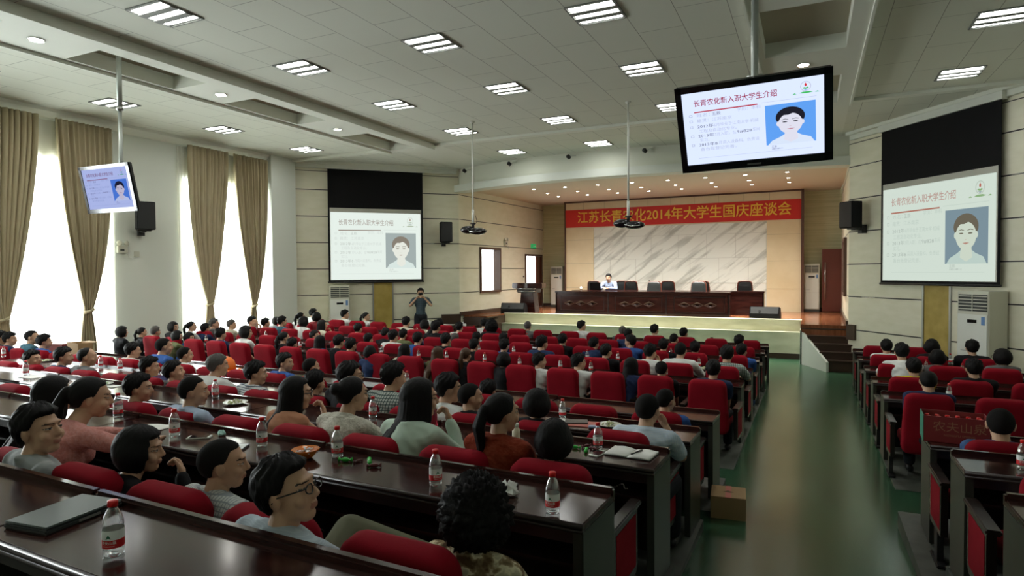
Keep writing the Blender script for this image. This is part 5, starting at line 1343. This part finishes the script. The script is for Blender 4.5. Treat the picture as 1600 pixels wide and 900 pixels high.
def skeleton(pose, female):
    q = POSES[pose]; J = {}; sw = .175 if female else .195
    sz = q['hz'] - .188
    J['pel'] = Vector((0, 0, .54)); J['waist'] = Vector((0, q['sy'] * .35 - .01, .70)); J['chest'] = Vector((0, q['sy'] * .8, sz - .10)); J['neck'] = Vector((0, q['sy'] + .0, sz + .045))
    J['head'] = Vector((0, q['hy'], q['hz']))
    DZ = .80
    for s, n in ((-1, 'l'), (1, 'r')):
        sh = Vector((s * sw, q['sy'], sz)); J['sh' + n] = sh
        if pose in ('u', 'r', 'x'): wt = (s * .15, .33, .60); hint = (s * .6, -.5, -.3)
        elif pose == 'd': wt = (s * .10, .50, DZ); hint = (s * .9, -.1, -.5)
        elif pose == 'k': wt = (s * .16 + .06, .62, DZ); hint = (s * 1, 0, -.2)
        elif pose == 'c':
            if n == 'r': wt = (.10, .36, q['hz'] - .16); hint = (.5, .2, -1)
            else: wt = (-.02, .48, DZ); hint = (-.9, -.1, -.5)
        el, w = ik(sh, wt, .28, .25, hint); J['el' + n] = el; J['wr' + n] = w
        J['hip' + n] = Vector((s * .09, .02, .52)); J['kn' + n] = Vector((s * .13, .43, .53)); J['an' + n] = Vector((s * .13, .44, .10))
    if pose == 'x': J['knl'] = Vector((-.24, .44, .75)); J['anl'] = Vector((.17, .63, .60))
    return J
def torso(mb, J, g, female):
    k = .9 if female else 1.0
    mb.ell(J['pel'], (.165 + g, .125 + g, .12 + g), None, 18, 10)
    mb.caps(J['pel'] + Vector((0, 0, .03)), .125 * k + g, J['waist'], .118 * k + g, 16); mb.caps(J['waist'], .120 * k + g, J['chest'], .125 * k + g, 16)
    sw = J['shr'].x; c = J['chest']
    mb.ell((c.x, c.y, c.z), (.165 * k + g, .115 * k + g, .16 + g), None, 18, 12)
    for s in ('l', 'r'):
        sg = -1 if s == 'l' else 1
        mb.caps(c + Vector((sg * .05, 0, .05)), .09 * k + g, J['sh' + s] + Vector((-sg * .02, 0, -.01)), .056 * k + g, 12)
        mb.caps(J['neck'] + Vector((0, -.01, -.02)), .055 + g * .6, J['sh' + s] + Vector((-sg * .02, 0, .01)), .045 * k + g, 12)
    if female: 
        for sg in (-1, 1): mb.ell((sg * .07, c.y + .085, c.z - .01), (.06 + g, .05 + g, .055 + g), None, 12, 8)
TPL = {}
def head_matrix(J, yaw, pitch): return Matrix.Translation(J['head']) @ Matrix.Rotation(-math.radians(yaw), 4, 'Z') @ Matrix.Rotation(pitch, 4, 'X')
def body_template(pose, yaw, female, vox, seat=True, J=None, hp=None):
    key = (pose, yaw, female, vox)
    if key in TPL: return TPL[key]
    J = J or skeleton(pose, female); k = .9 if female else 1.0; hp = POSES[pose]['hp'] if hp is None else hp
    H = head_matrix(J, yaw, hp); ka = .82 if female else 1.0
    mb = MB(); head_prims(mb, H, 1.06 if female else 1.11, female)
    mb.caps(J['neck'] + Vector((0, 0, -.03)), .062 * k, H @ Vector((0, -.024, -.075)), .055 * k, 14)
    torso(mb, J, 0, female)
    for s in ('l', 'r'):
        sg = -1 if s == 'l' else 1
        mb.caps(J['sh' + s], .050 * ka, J['el' + s], .038 * ka, 12); mb.caps(J['el' + s], .039 * ka, J['wr' + s], .025 * ka, 12)
        f = (J['wr' + s] - J['el' + s]).normalized()
        if pose == 'c' and s == 'r': hand(mb, J['wr' + s], (f + Vector((-.5, .15, .5))), Vector((.6, .8, .1)), -sg, .95, ka * 1.05)
        elif pose in ('d', 'k', 'c'): hand(mb, J['wr' + s], Vector((f.x, f.y, min(f.z, 0) * .3)), (0, 0, 1), -sg, .28, ka * 1.05)
        elif pose == 'photo': hand(mb, J['wr' + s], f + Vector((-sg * .7, .5, .2)), Vector((0, -.6, .8)), -sg, .8, ka)
        else: hand(mb, J['wr' + s], Vector((f.x * .5, f.y, f.z * .4)), (0, 0, 1), -sg, .35, ka * 1.05)
        mb.caps(J['hip' + s], .085, J['kn' + s], .058, 12); mb.caps(J['kn' + s], .056, J['an' + s], .038, 12)
        a = J['an' + s]; mb.caps(a + Vector((0, -.03, -.05)), .038, a + Vector((0, .15, -.065)), .032, 12)
    body = remesh(mb, vox, 2, [MATS['skin'], MATS['lip'], MATS['eye_dark'], MATS['eye_white']], 'person')
    Hi = H.inverted(); sc = 1 / (1.06 if female else 1.11)
    idx = []
    for p in body.polygons:
        c = Hi @ p.center * sc; i = 0
        if c.y > .055 and abs(c.x) < .055 and -.08 < c.z < .05:
            if abs(c.x) < .022 and -.069 < c.z < -.048 and c.y > .076: i = 1
            ex = abs(abs(c.x) - .031)
            if ex < .014 and abs(c.z - .005) < .0040 * math.sqrt(max(0, 1 - (ex / .0145) ** 2)): i = 2 if ex < .006 else 3
            if abs(c.z - (.0095 - ex * .12)) < .0018 and ex < .017: i = 2
            if .012 < abs(c.x) < .048 and abs(c.z - (.027 - .2 * max(0, abs(c.x) - .035))) < .0028: i = 2
        idx.append(i)
    body.polygons.foreach_set('material_index', idx)
    T = dict(body=body, J=J, H=H, hs=1.06 if female else 1.11, shirts={}); TPL[key] = T
    mt = MB(); g = .016
    mt.ell(J['pel'] + Vector((0, 0, -.01)), (.17 + g, .13 + g, .11 + g), None, 18, 10)
    for s in ('l', 'r'): mt.caps(J['hip' + s], .090 + g, J['kn' + s], .062 + g, 12); mt.caps(J['kn' + s], .062 + g, J['an' + s] + Vector((0, 0, .03)), .048 + g, 12)
    T['trousers'] = remesh(mt, max(vox, .010), 2, [CL['trouser']], 'trousers')
    T['shoes'] = []
    for s in ('l', 'r'):
        ms = MB(); a = J['an' + s]; ms.caps(a + Vector((0, -.035, -.052)), .044, a + Vector((0, .155, -.062)), .036, 12)
        T['shoes'].append(remesh(ms, .012, 1, [MATS['black_plastic']], 'shoe'))
    return T
def shirt_mesh(T, sleeve, female, vox):
    key = (sleeve,)
    if key in T['shirts']: return T['shirts'][key]
    J = T['J']; g = .014; mb = MB(); ka = .82 if female else 1.0
    torso(mb, J, g, female)
    if sleeve != 'n':
        mb.tube([J['neck'] + Vector((.058 * math.cos(a), -.008 + .055 * math.sin(a), .002 + (.016 if math.sin(a) < 0 else -.012))) for a in [2 * math.pi * i / 16 for i in range(17)]], .012, 8, False)
    for s in ('l', 'r'):
        if sleeve == 'n': continue
        sh, el, wr = J['sh' + s], J['el' + s], J['wr' + s]
        if sleeve == 's': mb.caps(sh, .056 * ka + g, sh.lerp(el, .72), .052 * ka + g, 14)
        else: mb.caps(sh, .056 * ka + g, el, .042 * ka + g, 14); mb.caps(el, .043 * ka + g, el.lerp(wr, .93), .028 * ka + g, 14)
    rr = random.Random(4)
    me = remesh(mb, max(vox, .008), 2, [CL['white']], 'shirt')
    # soft folds
    n = len(me.vertices); co = np.empty(n * 3, 'f'); no = np.empty(n * 3, 'f')
    me.vertices.foreach_get('co', co); me.vertex_normals.foreach_get('vector', no); c = co.reshape(-1, 3); no = no.reshape(-1, 3)
    f = np.sin(c[:, 2] * 60 + c[:, 0] * 25 + 3 * np.sin(c[:, 1] * 18)) * np.sin(c[:, 0] * 31 + c[:, 2] * 13)
    me.vertices.foreach_set('co', (c + no * (.003 * f)[:, None]).ravel().astype('f')); me.update()
    T['shirts'][key] = me; return me
# ---- hair, in head coordinates
def sm(a, b, x): t = max(0, min(1, (x - a) / (b - a))); return t * t * (3 - 2 * t)
def hair_shell(kind, seed=1, res=(64, 44)):
    rr = random.Random(seed); nu, nv = res; vs = []; C0 = Vector((0, -.016, .020))
    ph = [rr.uniform(0, 6) for _ in range(6)]
    for j in range(nv + 1):
        el = math.pi / 2 - math.pi * j / nv
        for i in range(nu):
            az = 2 * math.pi * i / nu          # 0 = face
            d = Vector((math.sin(az) * math.cos(el), math.cos(az) * math.cos(el), math.sin(el))); fa = abs(math.degrees(math.atan2(math.sin(az), math.cos(az)))); e = math.degrees(el)
            # lower limit of the hair by azimuth
            if kind in ('m', 'g'): lim = 30 if fa < 42 else 30 - 38 * sm(42, 75, fa) if fa < 80 else -8 - 48 * sm(95, 130, fa)
            elif kind == 'b': lim = 34 if fa < 45 else 34 - 38 * sm(45, 78, fa) if fa < 80 else -6 - 46 * sm(95, 130, fa)
            elif kind == 't': lim = 62 - 30 * sm(30, 60, fa) - 38 * sm(55, 85, fa) if fa < 90 else -8 - 44 * sm(95, 130, fa)
            elif kind in ('B', 'C'): lim = 26 if fa < 38 else 26 - 96 * sm(38, 62, fa)
            elif kind == 'L': lim = 32 if fa < 35 else 32 - 90 * sm(35, 70, fa)
            else: lim = 34 if fa < 40 else 34 - 44 * sm(40, 78, fa) if fa < 85 else -12 - 40 * sm(95, 130, fa)     # drawn back
            inn = sm(lim - 5, lim + 5, e)
            thick = dict(m=.017, g=.014, b=.006, t=.007, B=.024, C=.045, L=.018).get(kind, .010)
            if kind in ('m', 'g'): thick *= .55 + .6 * sm(-20, 40, e) + (.25 if fa < 60 and e > 30 else 0)
            if kind == 't' and e > 55: thick = .003
            ro = 1 / math.sqrt((d.x / .0745) ** 2 + (d.y / .0955) ** 2 + (d.z / .0885) ** 2) + thick
            if kind in ('B', 'C'): w = sm(25, -25, e); ro = ro * (1 - w) + max(ro, .099 + thick) * (1 + .10 * sm(-10, -60, e)) * w
            nz = .5 * math.sin(az * 23 + ph[0] + 2 * math.sin(e * .09)) + .5 * math.sin(az * 41 + ph[1] + e * .07) + .4 * math.sin(az * 11 + e * .16 + ph[2])
            if kind == 'C': nz = 2.2 * (math.sin(az * 13 + 3 * math.sin(e * .13 + ph[3])) * math.sin(e * .23 + 2 * math.sin(az * 7 + ph[4])) + .6 * math.sin(az * 29 + e * .31))
            amp = dict(m=.0042, g=.0030, b=.0004, t=.0006, C=.006).get(kind, .0018)
            ro += nz * amp * (1 + (1.2 if kind == 'm' and e > 35 else 0))
            p = C0 + d * (ro * inn + (ro - thick - .022) * (1 - inn)); vs.append(p)
    fs = [(j * nu + i, (j + 1) * nu + i, (j + 1) * nu + (i + 1) % nu, j * nu + (i + 1) % nu) for j in range(nv) for i in range(nu)]
    mb = MB(); mb.add(vs, fs); return mb
HM = {}
def hair_mesh(kind, var):
    key = (kind, var)
    if key in HM: return HM[key]
    base = kind[0]; mat = HG if base == 'g' else HZ if base == 'b' else HBR if 'b' in kind[1:] else HB
    if base in 'mgbtBC':
        me = hair_shell(base, var + 3).mesh('hair', mat, 'all')
    else:
        mb = hair_shell('L' if base in 'LQG' else 'P', var + 5); rr = random.Random(var + 11)
        if base == 'G': mb = hair_shell('B', 2)
        if base in 'LQ':
            n = 17
            for k in range(n):
                a = math.radians(62 + (360 - 124) * k / (n - 1)); x, y = .080 * math.sin(a), -.016 + .092 * math.cos(a); L = (.34 if base == 'L' else .40) + rr.uniform(-.04, .04)
                fwd = .03 if abs(math.sin(a)) > .8 else 0
                mb.caps((x * .9, y * .92, .02), .026, (x * 1.05, y * 1.02 - .005, -.11), .024, 8); side = abs(math.sin(a)) > .88; yb = y * .8 - (.03 if side else .155); ye = y * .4 - (.06 if side else .235); Lq = L * (.55 if side else 1)
                mb.caps((x * 1.05, y * 1.02 - .005, -.11), .024, (x * .95, yb, -.11 - Lq * .5), .022, 8)
                mb.caps((x * .95, yb, -.11 - Lq * .5), .022, (x * .75, ye, -.11 - Lq), .009, 8)
        if base == 'P':
            mb.ell((0, -.118, .035), (.028, .026, .028)); L = .26
            for k in range(6):
                a = k * 1.05; o = Vector((.014 * math.cos(a), .010 * math.sin(a), 0)); mb.caps(Vector((0, -.125, .03)) + o, .018, Vector((0, -.155, -.06)) + o * 1.6, .020, 8); mb.caps(Vector((0, -.155, -.06)) + o * 1.6, .020, Vector((0, -.135, -.06 - L * .6)) + o * 1.2, .009, 8)
        if base == 'N':
            mb.ell((0, -.120, .045), (.045, .040, .042)); mb.caps((-.03, -.12, .06), .018, (.03, -.125, .04), .02, 8)
        me = remesh(mb, .007, 1, [mat], 'hair')
    HM[key] = me; return me
def glasses_mesh():
    if 'gl' in HM: return HM['gl']
    mb = MB()
    for s in (-1, 1):
        pts = [(s * .034 + .024 * math.cos(a), .100 - .006 * abs(math.cos(a)), .004 + .016 * math.sin(a)) for a in [2 * math.pi * i / 16 for i in range(17)]]; mb.tube(pts, .0022, 6, False)
        mb.tube([(s * .057, .094, .010), (s * .078, .06, .010), (s * .083, .0, .004), (s * .080, -.02, -.012)], .0024, 6)
    mb.tube([(-.011, .101, .006), (0, .104, .009), (.011, .101, .006)], .002, 6); HM['gl'] = mb.mesh('glasses', 'spectacle_frame', 'all'); return HM['gl']
FEM = set('BLPNQCG')
def person(pose, yaw, hair, sleeve, shirt, loc, rz, scale, near, label, group, trouser='trouser', J=None, seated=True, var=0, hp=None):
    female = hair[0] in FEM; vox = .005 if near == 2 else .009 if near == 1 else .0125
    yq = yaw if near == 2 else int(round(yaw / 20.0)) * 20
    T = body_template(pose, yq, female, vox, J=J, hp=hp)
    o = link('person', T['body']); o.location = loc; o.rotation_euler = (0, 0, rz); o.scale = (scale,) * 3; tag(o, label, 'person', group)
    sh = link('shirt' if sleeve != 'n' else 'top', shirt_mesh(T, sleeve, female, vox), o)
    for ob, mm in ((sh, CL[shirt]),): ob.material_slots[0].link = 'OBJECT'; ob.material_slots[0].material = mm
    tr = link('trousers', T['trousers'], o); tr.material_slots[0].link = 'OBJECT'; tr.material_slots[0].material = CL[trouser]
    for q in T['shoes']: link('shoe', q, o)
    h = link('hair', hair_mesh(hair.replace('f', '').replace('g', '') if hair[0] != 'g' else 'g', var), o); h.matrix_local = T['H'] @ Matrix.Scale(T['hs'], 4)
    if 'g' in hair[1:]: gl = link('glasses', glasses_mesh(), o); gl.matrix_local = T['H'] @ Matrix.Scale(T['hs'], 4)
    return o
PEOPLE = [
('L','S2',-3.42,1.79,1.820,'r',68,'m','s','ltgrey'),
('L','S2',-2.90,1.94,1.736,'c',50,'Bs','l','black'),
('L','S2',-2.30,1.92,1.732,'u',45,'b','s','plaidw'),
('L','S2',-1.72,1.67,1.805,'x',72,'mgf','s','bluecheck'),
('L','S2',-1.04,1.91,1.728,'u',15,'C','s','leopard'),
('L','F1',-12.69,8.62,1.346,'u',30,'P','s','black'),
('L','F1',-12.24,8.60,1.388,'u',10,'g','s','dkred'),
('L','F2',-12.39,9.12,1.439,'u',60,'G','s','black'),
('L','F2',-12.26,9.46,1.431,'u',40,'P','s','white'),
('L','F2',-12.08,9.66,1.364,'u',0,'m','s','navy'),
('L','F3',-12.06,9.88,1.463,'u',40,'g','s','grey'),
('L','F3',-12.04,10.33,1.403,'u',45,'g','s','cream'),
('L','F3',-12.18,11.03,1.427,'c',60,'m','s','ltblue'),
('L','F1',-9.53,8.50,1.490,'u',40,'B','s','white'),
('L','F1',-10.24,8.53,1.417,'u',0,'m','s','navy'),
('L','F1',-11.35,8.42,1.340,'d',50,'B','s','olive'),
('L','F1',-11.19,8.56,1.295,'d',60,'B','s','blue'),
('L','S5',-8.37,6.01,1.538,'u',30,'b','s','blue'),
('L','S5',-7.92,6.00,1.431,'u',30,'b','s','white'),
('L','S5',-9.11,6.04,1.440,'u',30,'m','s','white'),
('L','S4',-6.78,4.69,1.517,'u',35,'m','s','cream'),
('L','S4',-6.34,4.67,1.499,'r',45,'m','s','grey'),
('L','S4',-5.90,4.86,1.577,'d',20,'g','s','white'),
('L','S4',-5.06,4.63,1.568,'u',55,'m','s','plaid'),
('L','S3',-4.20,3.25,1.679,'u',40,'b','s','ltblue'),
('L','S3',-4.87,3.27,1.658,'u',45,'m','l','dkred'),
('L','S5',-12.61,6.16,1.460,'u',50,'m','s','navy'),
('L','S5',-11.90,6.14,1.519,'u',50,'b','s','teal'),
('L','S5',-11.51,6.12,1.469,'u',30,'m','s','blue'),
('L','S4',-9.04,4.67,1.487,'r',60,'m','s','black'),
('L','S4',-8.52,4.75,1.542,'u',40,'m','s','navy'),
('L','S4',-8.00,4.73,1.559,'u',35,'t','s','grey'),
('L','F1',-12.48,8.06,1.424,'u',20,'B','s','black'),
('L','S2',-4.35,2.36,1.821,'d',10,'Q','l','black'),
('L','S2',-3.98,2.35,1.847,'k',30,'P','l','pink'),
('L','F3',-11.73,11.04,1.392,'u',20,'m','s','dkred'),
('L','F4',-12.40,12.03,1.339,'u',20,'B','s','grey'),
('L','F3',-11.46,11.29,1.427,'d',30,'m','s','teal'),
('L','F4',-11.75,12.21,1.474,'u',20,'P','s','white'),
('L','F5',-12.24,13.20,1.492,'u',40,'m','s','white'),
('L','F3',-10.54,11.05,1.465,'u',30,'B','l','white'),
('L','F4',-11.24,12.23,1.483,'u',0,'B','s','dkred'),
('L','F3',-10.05,11.11,1.400,'c',40,'L','l','cream'),
('L','F5',-11.38,13.46,1.459,'d',50,'m','s','white'),
('L','F5',-10.78,13.60,1.411,'d',60,'P','l','white'),
('L','F3',-9.00,11.08,1.345,'u',0,'m','s','navy'),
('L','F1',-8.71,8.63,1.399,'u',30,'P','s','black'),
('L','F1',-8.35,8.46,1.299,'u',0,'m','s','black'),
('L','F2',-9.03,9.78,1.300,'r',60,'m','s','grey'),
('L','F1',-7.83,8.60,1.363,'u',10,'L','s','blue'),
('L','F1',-7.58,8.79,1.355,'d',0,'m','s','black'),
('L','F2',-7.69,9.77,1.284,'u',0,'m','s','white'),
('L','F1',-7.00,8.42,1.356,'u',0,'m','s','grey'),
('L','F1',-6.46,8.25,1.279,'r',0,'B','s','navy'),
('L','S5',-5.98,5.93,1.452,'u',60,'m','s','blue'),
('L','S5',-5.53,5.91,1.413,'u',30,'b','s','olive'),
('L','S4',-4.26,4.60,1.529,'u',10,'m','s','black'),
('L','S4',-3.82,4.58,1.641,'u',45,'mg','s','black'),
('L','S3',-3.36,3.42,1.722,'c',50,'Lg','n','skinback'),
('L','S3',-2.83,3.40,1.762,'d',20,'N','l','knit'),
('L','F3',-8.15,10.94,1.270,'u',20,'m','s','black'),
('L','F4',-8.67,12.45,1.402,'d',0,'m','s','cream'),
('L','F3',-7.64,10.85,1.281,'d',0,'m','s','olive'),
('L','F2',-7.10,9.76,1.379,'u',0,'m','s','white'),
('L','F4',-8.10,12.37,1.361,'u',20,'B','s','cream'),
('L','F3',-7.01,11.11,1.453,'u',0,'m','s','black'),
('L','F5',-8.47,13.61,1.296,'u',0,'B','s','black'),
('L','F2',-6.55,9.76,1.350,'u',10,'m','s','blue'),
('L','F3',-7.12,11.11,1.263,'u',0,'B','s','navy'),
('L','F2',-5.94,9.75,1.360,'u',0,'m','s','black'),
('L','F4',-7.20,12.41,1.323,'u',10,'m','s','white'),
('L','F3',-6.58,11.16,1.197,'d',0,'g','s','olive'),
('L','F3',-6.05,11.12,1.245,'u',0,'m','s','black'),
('L','F2',-5.36,9.75,1.279,'u',0,'m','s','black'),
('L','F5',-7.24,13.70,1.305,'u',0,'m','s','white'),
('L','F4',-6.41,12.50,1.382,'d',0,'C','l','black'),
('L','F3',-5.43,11.08,1.258,'u',0,'m','s','blue'),
('L','F2',-4.76,9.74,1.303,'u',0,'m','s','blue'),
('L','F1',-4.02,8.21,1.296,'u',0,'B','l','black'),
('L','F1',-5.87,8.38,1.322,'u',20,'L','s','cream'),
('L','F1',-5.23,8.35,1.301,'u',20,'Lb','s','olive'),
('L','F1',-4.73,8.34,1.316,'u',0,'Pb','s','black'),
('L','S4',-3.45,4.72,1.637,'d',30,'m','s','check'),
('L','S3',-2.24,3.33,1.798,'c',40,'L','l','mint'),
('L','S4',-2.80,4.60,1.596,'d',40,'m','s','white'),
('L','S4',-2.53,4.54,1.532,'u',35,'b','s','black'),
('L','S5',-3.04,5.83,1.292,'u',0,'m','s','black'),
('L','S3',-1.61,3.26,1.768,'u',30,'P','l','rust'),
('L','F5',-6.08,13.73,1.272,'u',10,'g','s','grey'),
('L','F5',-4.79,13.92,1.308,'u',35,'m','s','white'),
('L','F5',-3.84,13.99,1.212,'u',10,'g','s','grey'),
('L','F4',-3.33,12.59,1.288,'u',30,'t','s','navy'),
('L','F2',-4.07,9.78,1.380,'u',20,'m','s','navy'),
('L','F3',-4.22,11.15,1.282,'u',0,'m','s','black'),
('L','F3',-3.55,11.01,1.249,'u',20,'m','s','navy'),
('L','F3',-2.94,11.22,1.299,'u',-60,'mg','s','blue'),
('L','F2',-2.95,9.77,1.288,'u',30,'m','l','black'),
('L','F1',-3.49,8.29,1.293,'u',40,'m','s','white'),
('L','F1',-2.89,8.27,1.316,'u',35,'m','s','white'),
('L','F1',-2.20,8.40,1.291,'d',30,'L','s','navy'),
('L','F5',-3.11,13.99,1.263,'u',20,'m','s','white'),
('L','F4',-2.41,12.58,1.217,'u',20,'b','s','grey'),
('L','F5',-2.48,14.03,1.208,'u',20,'m','s','grey'),
('L','F3',-2.33,11.18,1.257,'u',0,'m','s','black'),
('L','F2',-2.27,9.86,1.307,'c',30,'m','s','white'),
('L','F2',-1.79,9.81,1.354,'d',10,'b','l','white'),
('L','F3',-1.78,11.14,1.238,'u',0,'m','s','black'),
('L','F4',-1.20,12.63,1.230,'u',20,'m','s','black'),
('L','F2',-1.10,9.75,1.350,'d',0,'m','s','check'),
('L','F3',-1.02,11.15,1.225,'u',20,'m','s','blue'),
('L','F1',-1.73,8.18,1.284,'u',0,'b','s','black'),
('L','F1',-1.09,8.21,1.331,'u',0,'m','s','navy'),
('L','S4',-1.92,4.52,1.542,'u',20,'B','s','black'),
('L','S3',-1.26,3.20,1.650,'u',10,'B','s','black'),
('L','S4',-1.08,4.59,1.549,'c',10,'b','s','seer'),
('L','S5',-1.18,5.76,1.379,'u',25,'b','s','blue'),
('L','S5',-12.91,6.17,1.471,'u',40,'m','s','black'),
('R','F4',1.19,12.40,1.263,'u',0,'m','s','white'),
('R','F4',1.84,12.40,1.300,'u',0,'B','s','black'),
('R','F4',2.39,12.40,1.300,'u',0,'m','s','black'),
('R','F3',2.50,11.16,1.309,'u',-50,'Bg','s','grey'),
('R','F3',1.26,11.06,1.341,'d',0,'m','s','white'),
('R','F3',1.71,11.06,1.275,'u',0,'B','s','grey'),
('R','F2',1.23,9.60,1.302,'u',0,'m','s','yellow'),
('R','F2',1.87,9.60,1.327,'u',0,'m','s','black'),
('R','F1',1.18,8.15,1.342,'u',0,'t','l','navy'),
('R','N1',1.16,5.18,1.517,'u',10,'b','l','denim'),]

PEOPLE.append(('R', 'N0', 1.30, 4.0, 1.79, 'u', 0, 'm', 's', 'blue'))
HN = dict(m='short black hair', g='short greying hair', b='close-cropped hair', t='thinning hair', B='a dark bob', C='curly black hair', L='long loose hair', Q='long dark hair', P='a ponytail', N='a hair bun', G='a dark bob')
SN = dict(white='white shirt', cream='cream shirt', ltblue='pale blue shirt', blue='blue shirt', navy='navy top', black='black top', dkred='dark red top', grey='grey top', ltgrey='grey shirt', teal='teal polo', olive='olive top', pink='pink blouse', mint='mint blouse',
          rust='rust red sweater', skinback='peach top', knit='white knitted sweater', yellow='yellow shirt', denim='denim jacket', plaid='black and white plaid shirt', check='checked shirt', plaidw='faint white plaid shirt', bluecheck='pale blue checked shirt', seer='blue seersucker shirt', leopard='leopard print blouse')
grp = {}
for i, (side, r, X, Y, zt, pose, yaw, hair, sleeve, shirt) in enumerate(PEOPLE): grp.setdefault((side, r), []).append((abs(X), i))
rank = {}
for k, v in grp.items():
    v.sort()
    for n, (_, i) in enumerate(v): rank[i] = n
NP = 0
for i, (side, r, X, Y, zt, pose, yaw, hair, sleeve, shirt) in enumerate(PEOPLE):
    R = ROWL if side == 'L' else ROWR; Yb, fl, rz = rowline(R, r, X)
    if (r, hair) == ('S2', 'mgf'): X += .05
    near = 2 if r in ('S2',) or (r == 'S3' and X > -3.6) or (r == 'S4' and X > -1.3) or r == 'N1' else 1 if r in ('S3', 'S4', 'S5') else 0
    q = POSES[pose]; top = q['hz'] + .122 + (.018 if hair[0] not in 'bt' else .003); h = zt - fl; s = h / top; s = max(.86, min(1.06, s))
    Y0 = Y - q['hy'] * s; seat_y = Y0 - Yb
    dzf = h - top * s
    zf = fl + dzf * .6 if abs(dzf) > .01 else fl
    if pose == 'x': pass
    g = 'people seated in the %s, %s block' % (RN[r], 'left' if side == 'L' else 'right')
    lab = 'person with %s in %s, %s from the aisle, %s, %s block' % (HN[hair[0]], SN[shirt], ORD[rank[i]], RN[r], 'left' if side == 'L' else 'right')
    if len(lab.split()) > 16: lab = lab.replace('black and white plaid', 'bold plaid').replace('short greying', 'greying');
    if len(lab.split()) > 16: lab = lab.replace('person with ', 'person, ').replace('from the aisle', 'from aisle')
    tr = {'bluecheck': 'khaki', 'denim': 'denim', 'blue': 'denim'}.get(shirt, 'trouser')
    brz = rz - math.radians(yaw) * (.12 if pose != 'x' else .10)
    person(pose, yaw * .88, hair, sleeve, shirt, (X - .0, Y0, zf), brz, s, near, lab, g, tr, var=i % 3)
# presenter on stage
person('d', 10, 'm', 'l', 'suitblue', (-6.08, 20.62, STZ), math.pi, 1.0, 0, 'person with short black hair in pale blue shirt seated behind the stage laptop', 'people on their own')
# man standing by the left wall, taking a picture
J = {}
J['pel'] = Vector((0, 0, .94)); J['waist'] = Vector((0, 0, 1.10)); J['chest'] = Vector((0, -.01, 1.29)); J['neck'] = Vector((0, -.01, 1.46)); J['head'] = Vector((0, .03, 1.60))
for s, n in ((-1, 'l'), (1, 'r')):
    J['sh' + n] = Vector((s * .19, -.01, 1.40)); J['el' + n] = Vector((s * .30, .17, 1.24)); J['wr' + n] = Vector((s * .11, .24, 1.46)); J['hip' + n] = Vector((s * .09, 0, .90)); J['kn' + n] = Vector((s * .12, .02, .48)); J['an' + n] = Vector((s * .14, -.02, .09))
c = FL.at(3.68, .42, 0)
POSES['photo'] = dict(hp=-.02)
m = person('photo', 0, 'm', 's', 'plaidk', (c[0], c[1], FZ(c[0], c[1])), math.atan2(-c[1], -c[0]) - math.pi / 2, 1.02, 1, 'standing person in dark plaid shirt taking a picture by the left wall', 'people on their own', J=J)
t = root('camera', 'small black camera held up to the face of the standing person', 'camera', tuple(m.matrix_basis @ Vector((0, .19, 1.575))), m.rotation_euler.z)
link('camera_body', bev(MB().box(-.065, .065, -.02, .03, -.035, .035).mesh('camera_body', 'black_plastic'), .005), t); mb = MB(); mb.lathe([(.03, 0), (.03, .04), (.022, .045)], 18); o = mb.obj('lens', 'black_gloss', t, 'all'); o.rotation_euler = (-math.pi / 2, 0, 0); o.location = (0, .03, 0)
bpy.data.scenes.remove(TMPS)
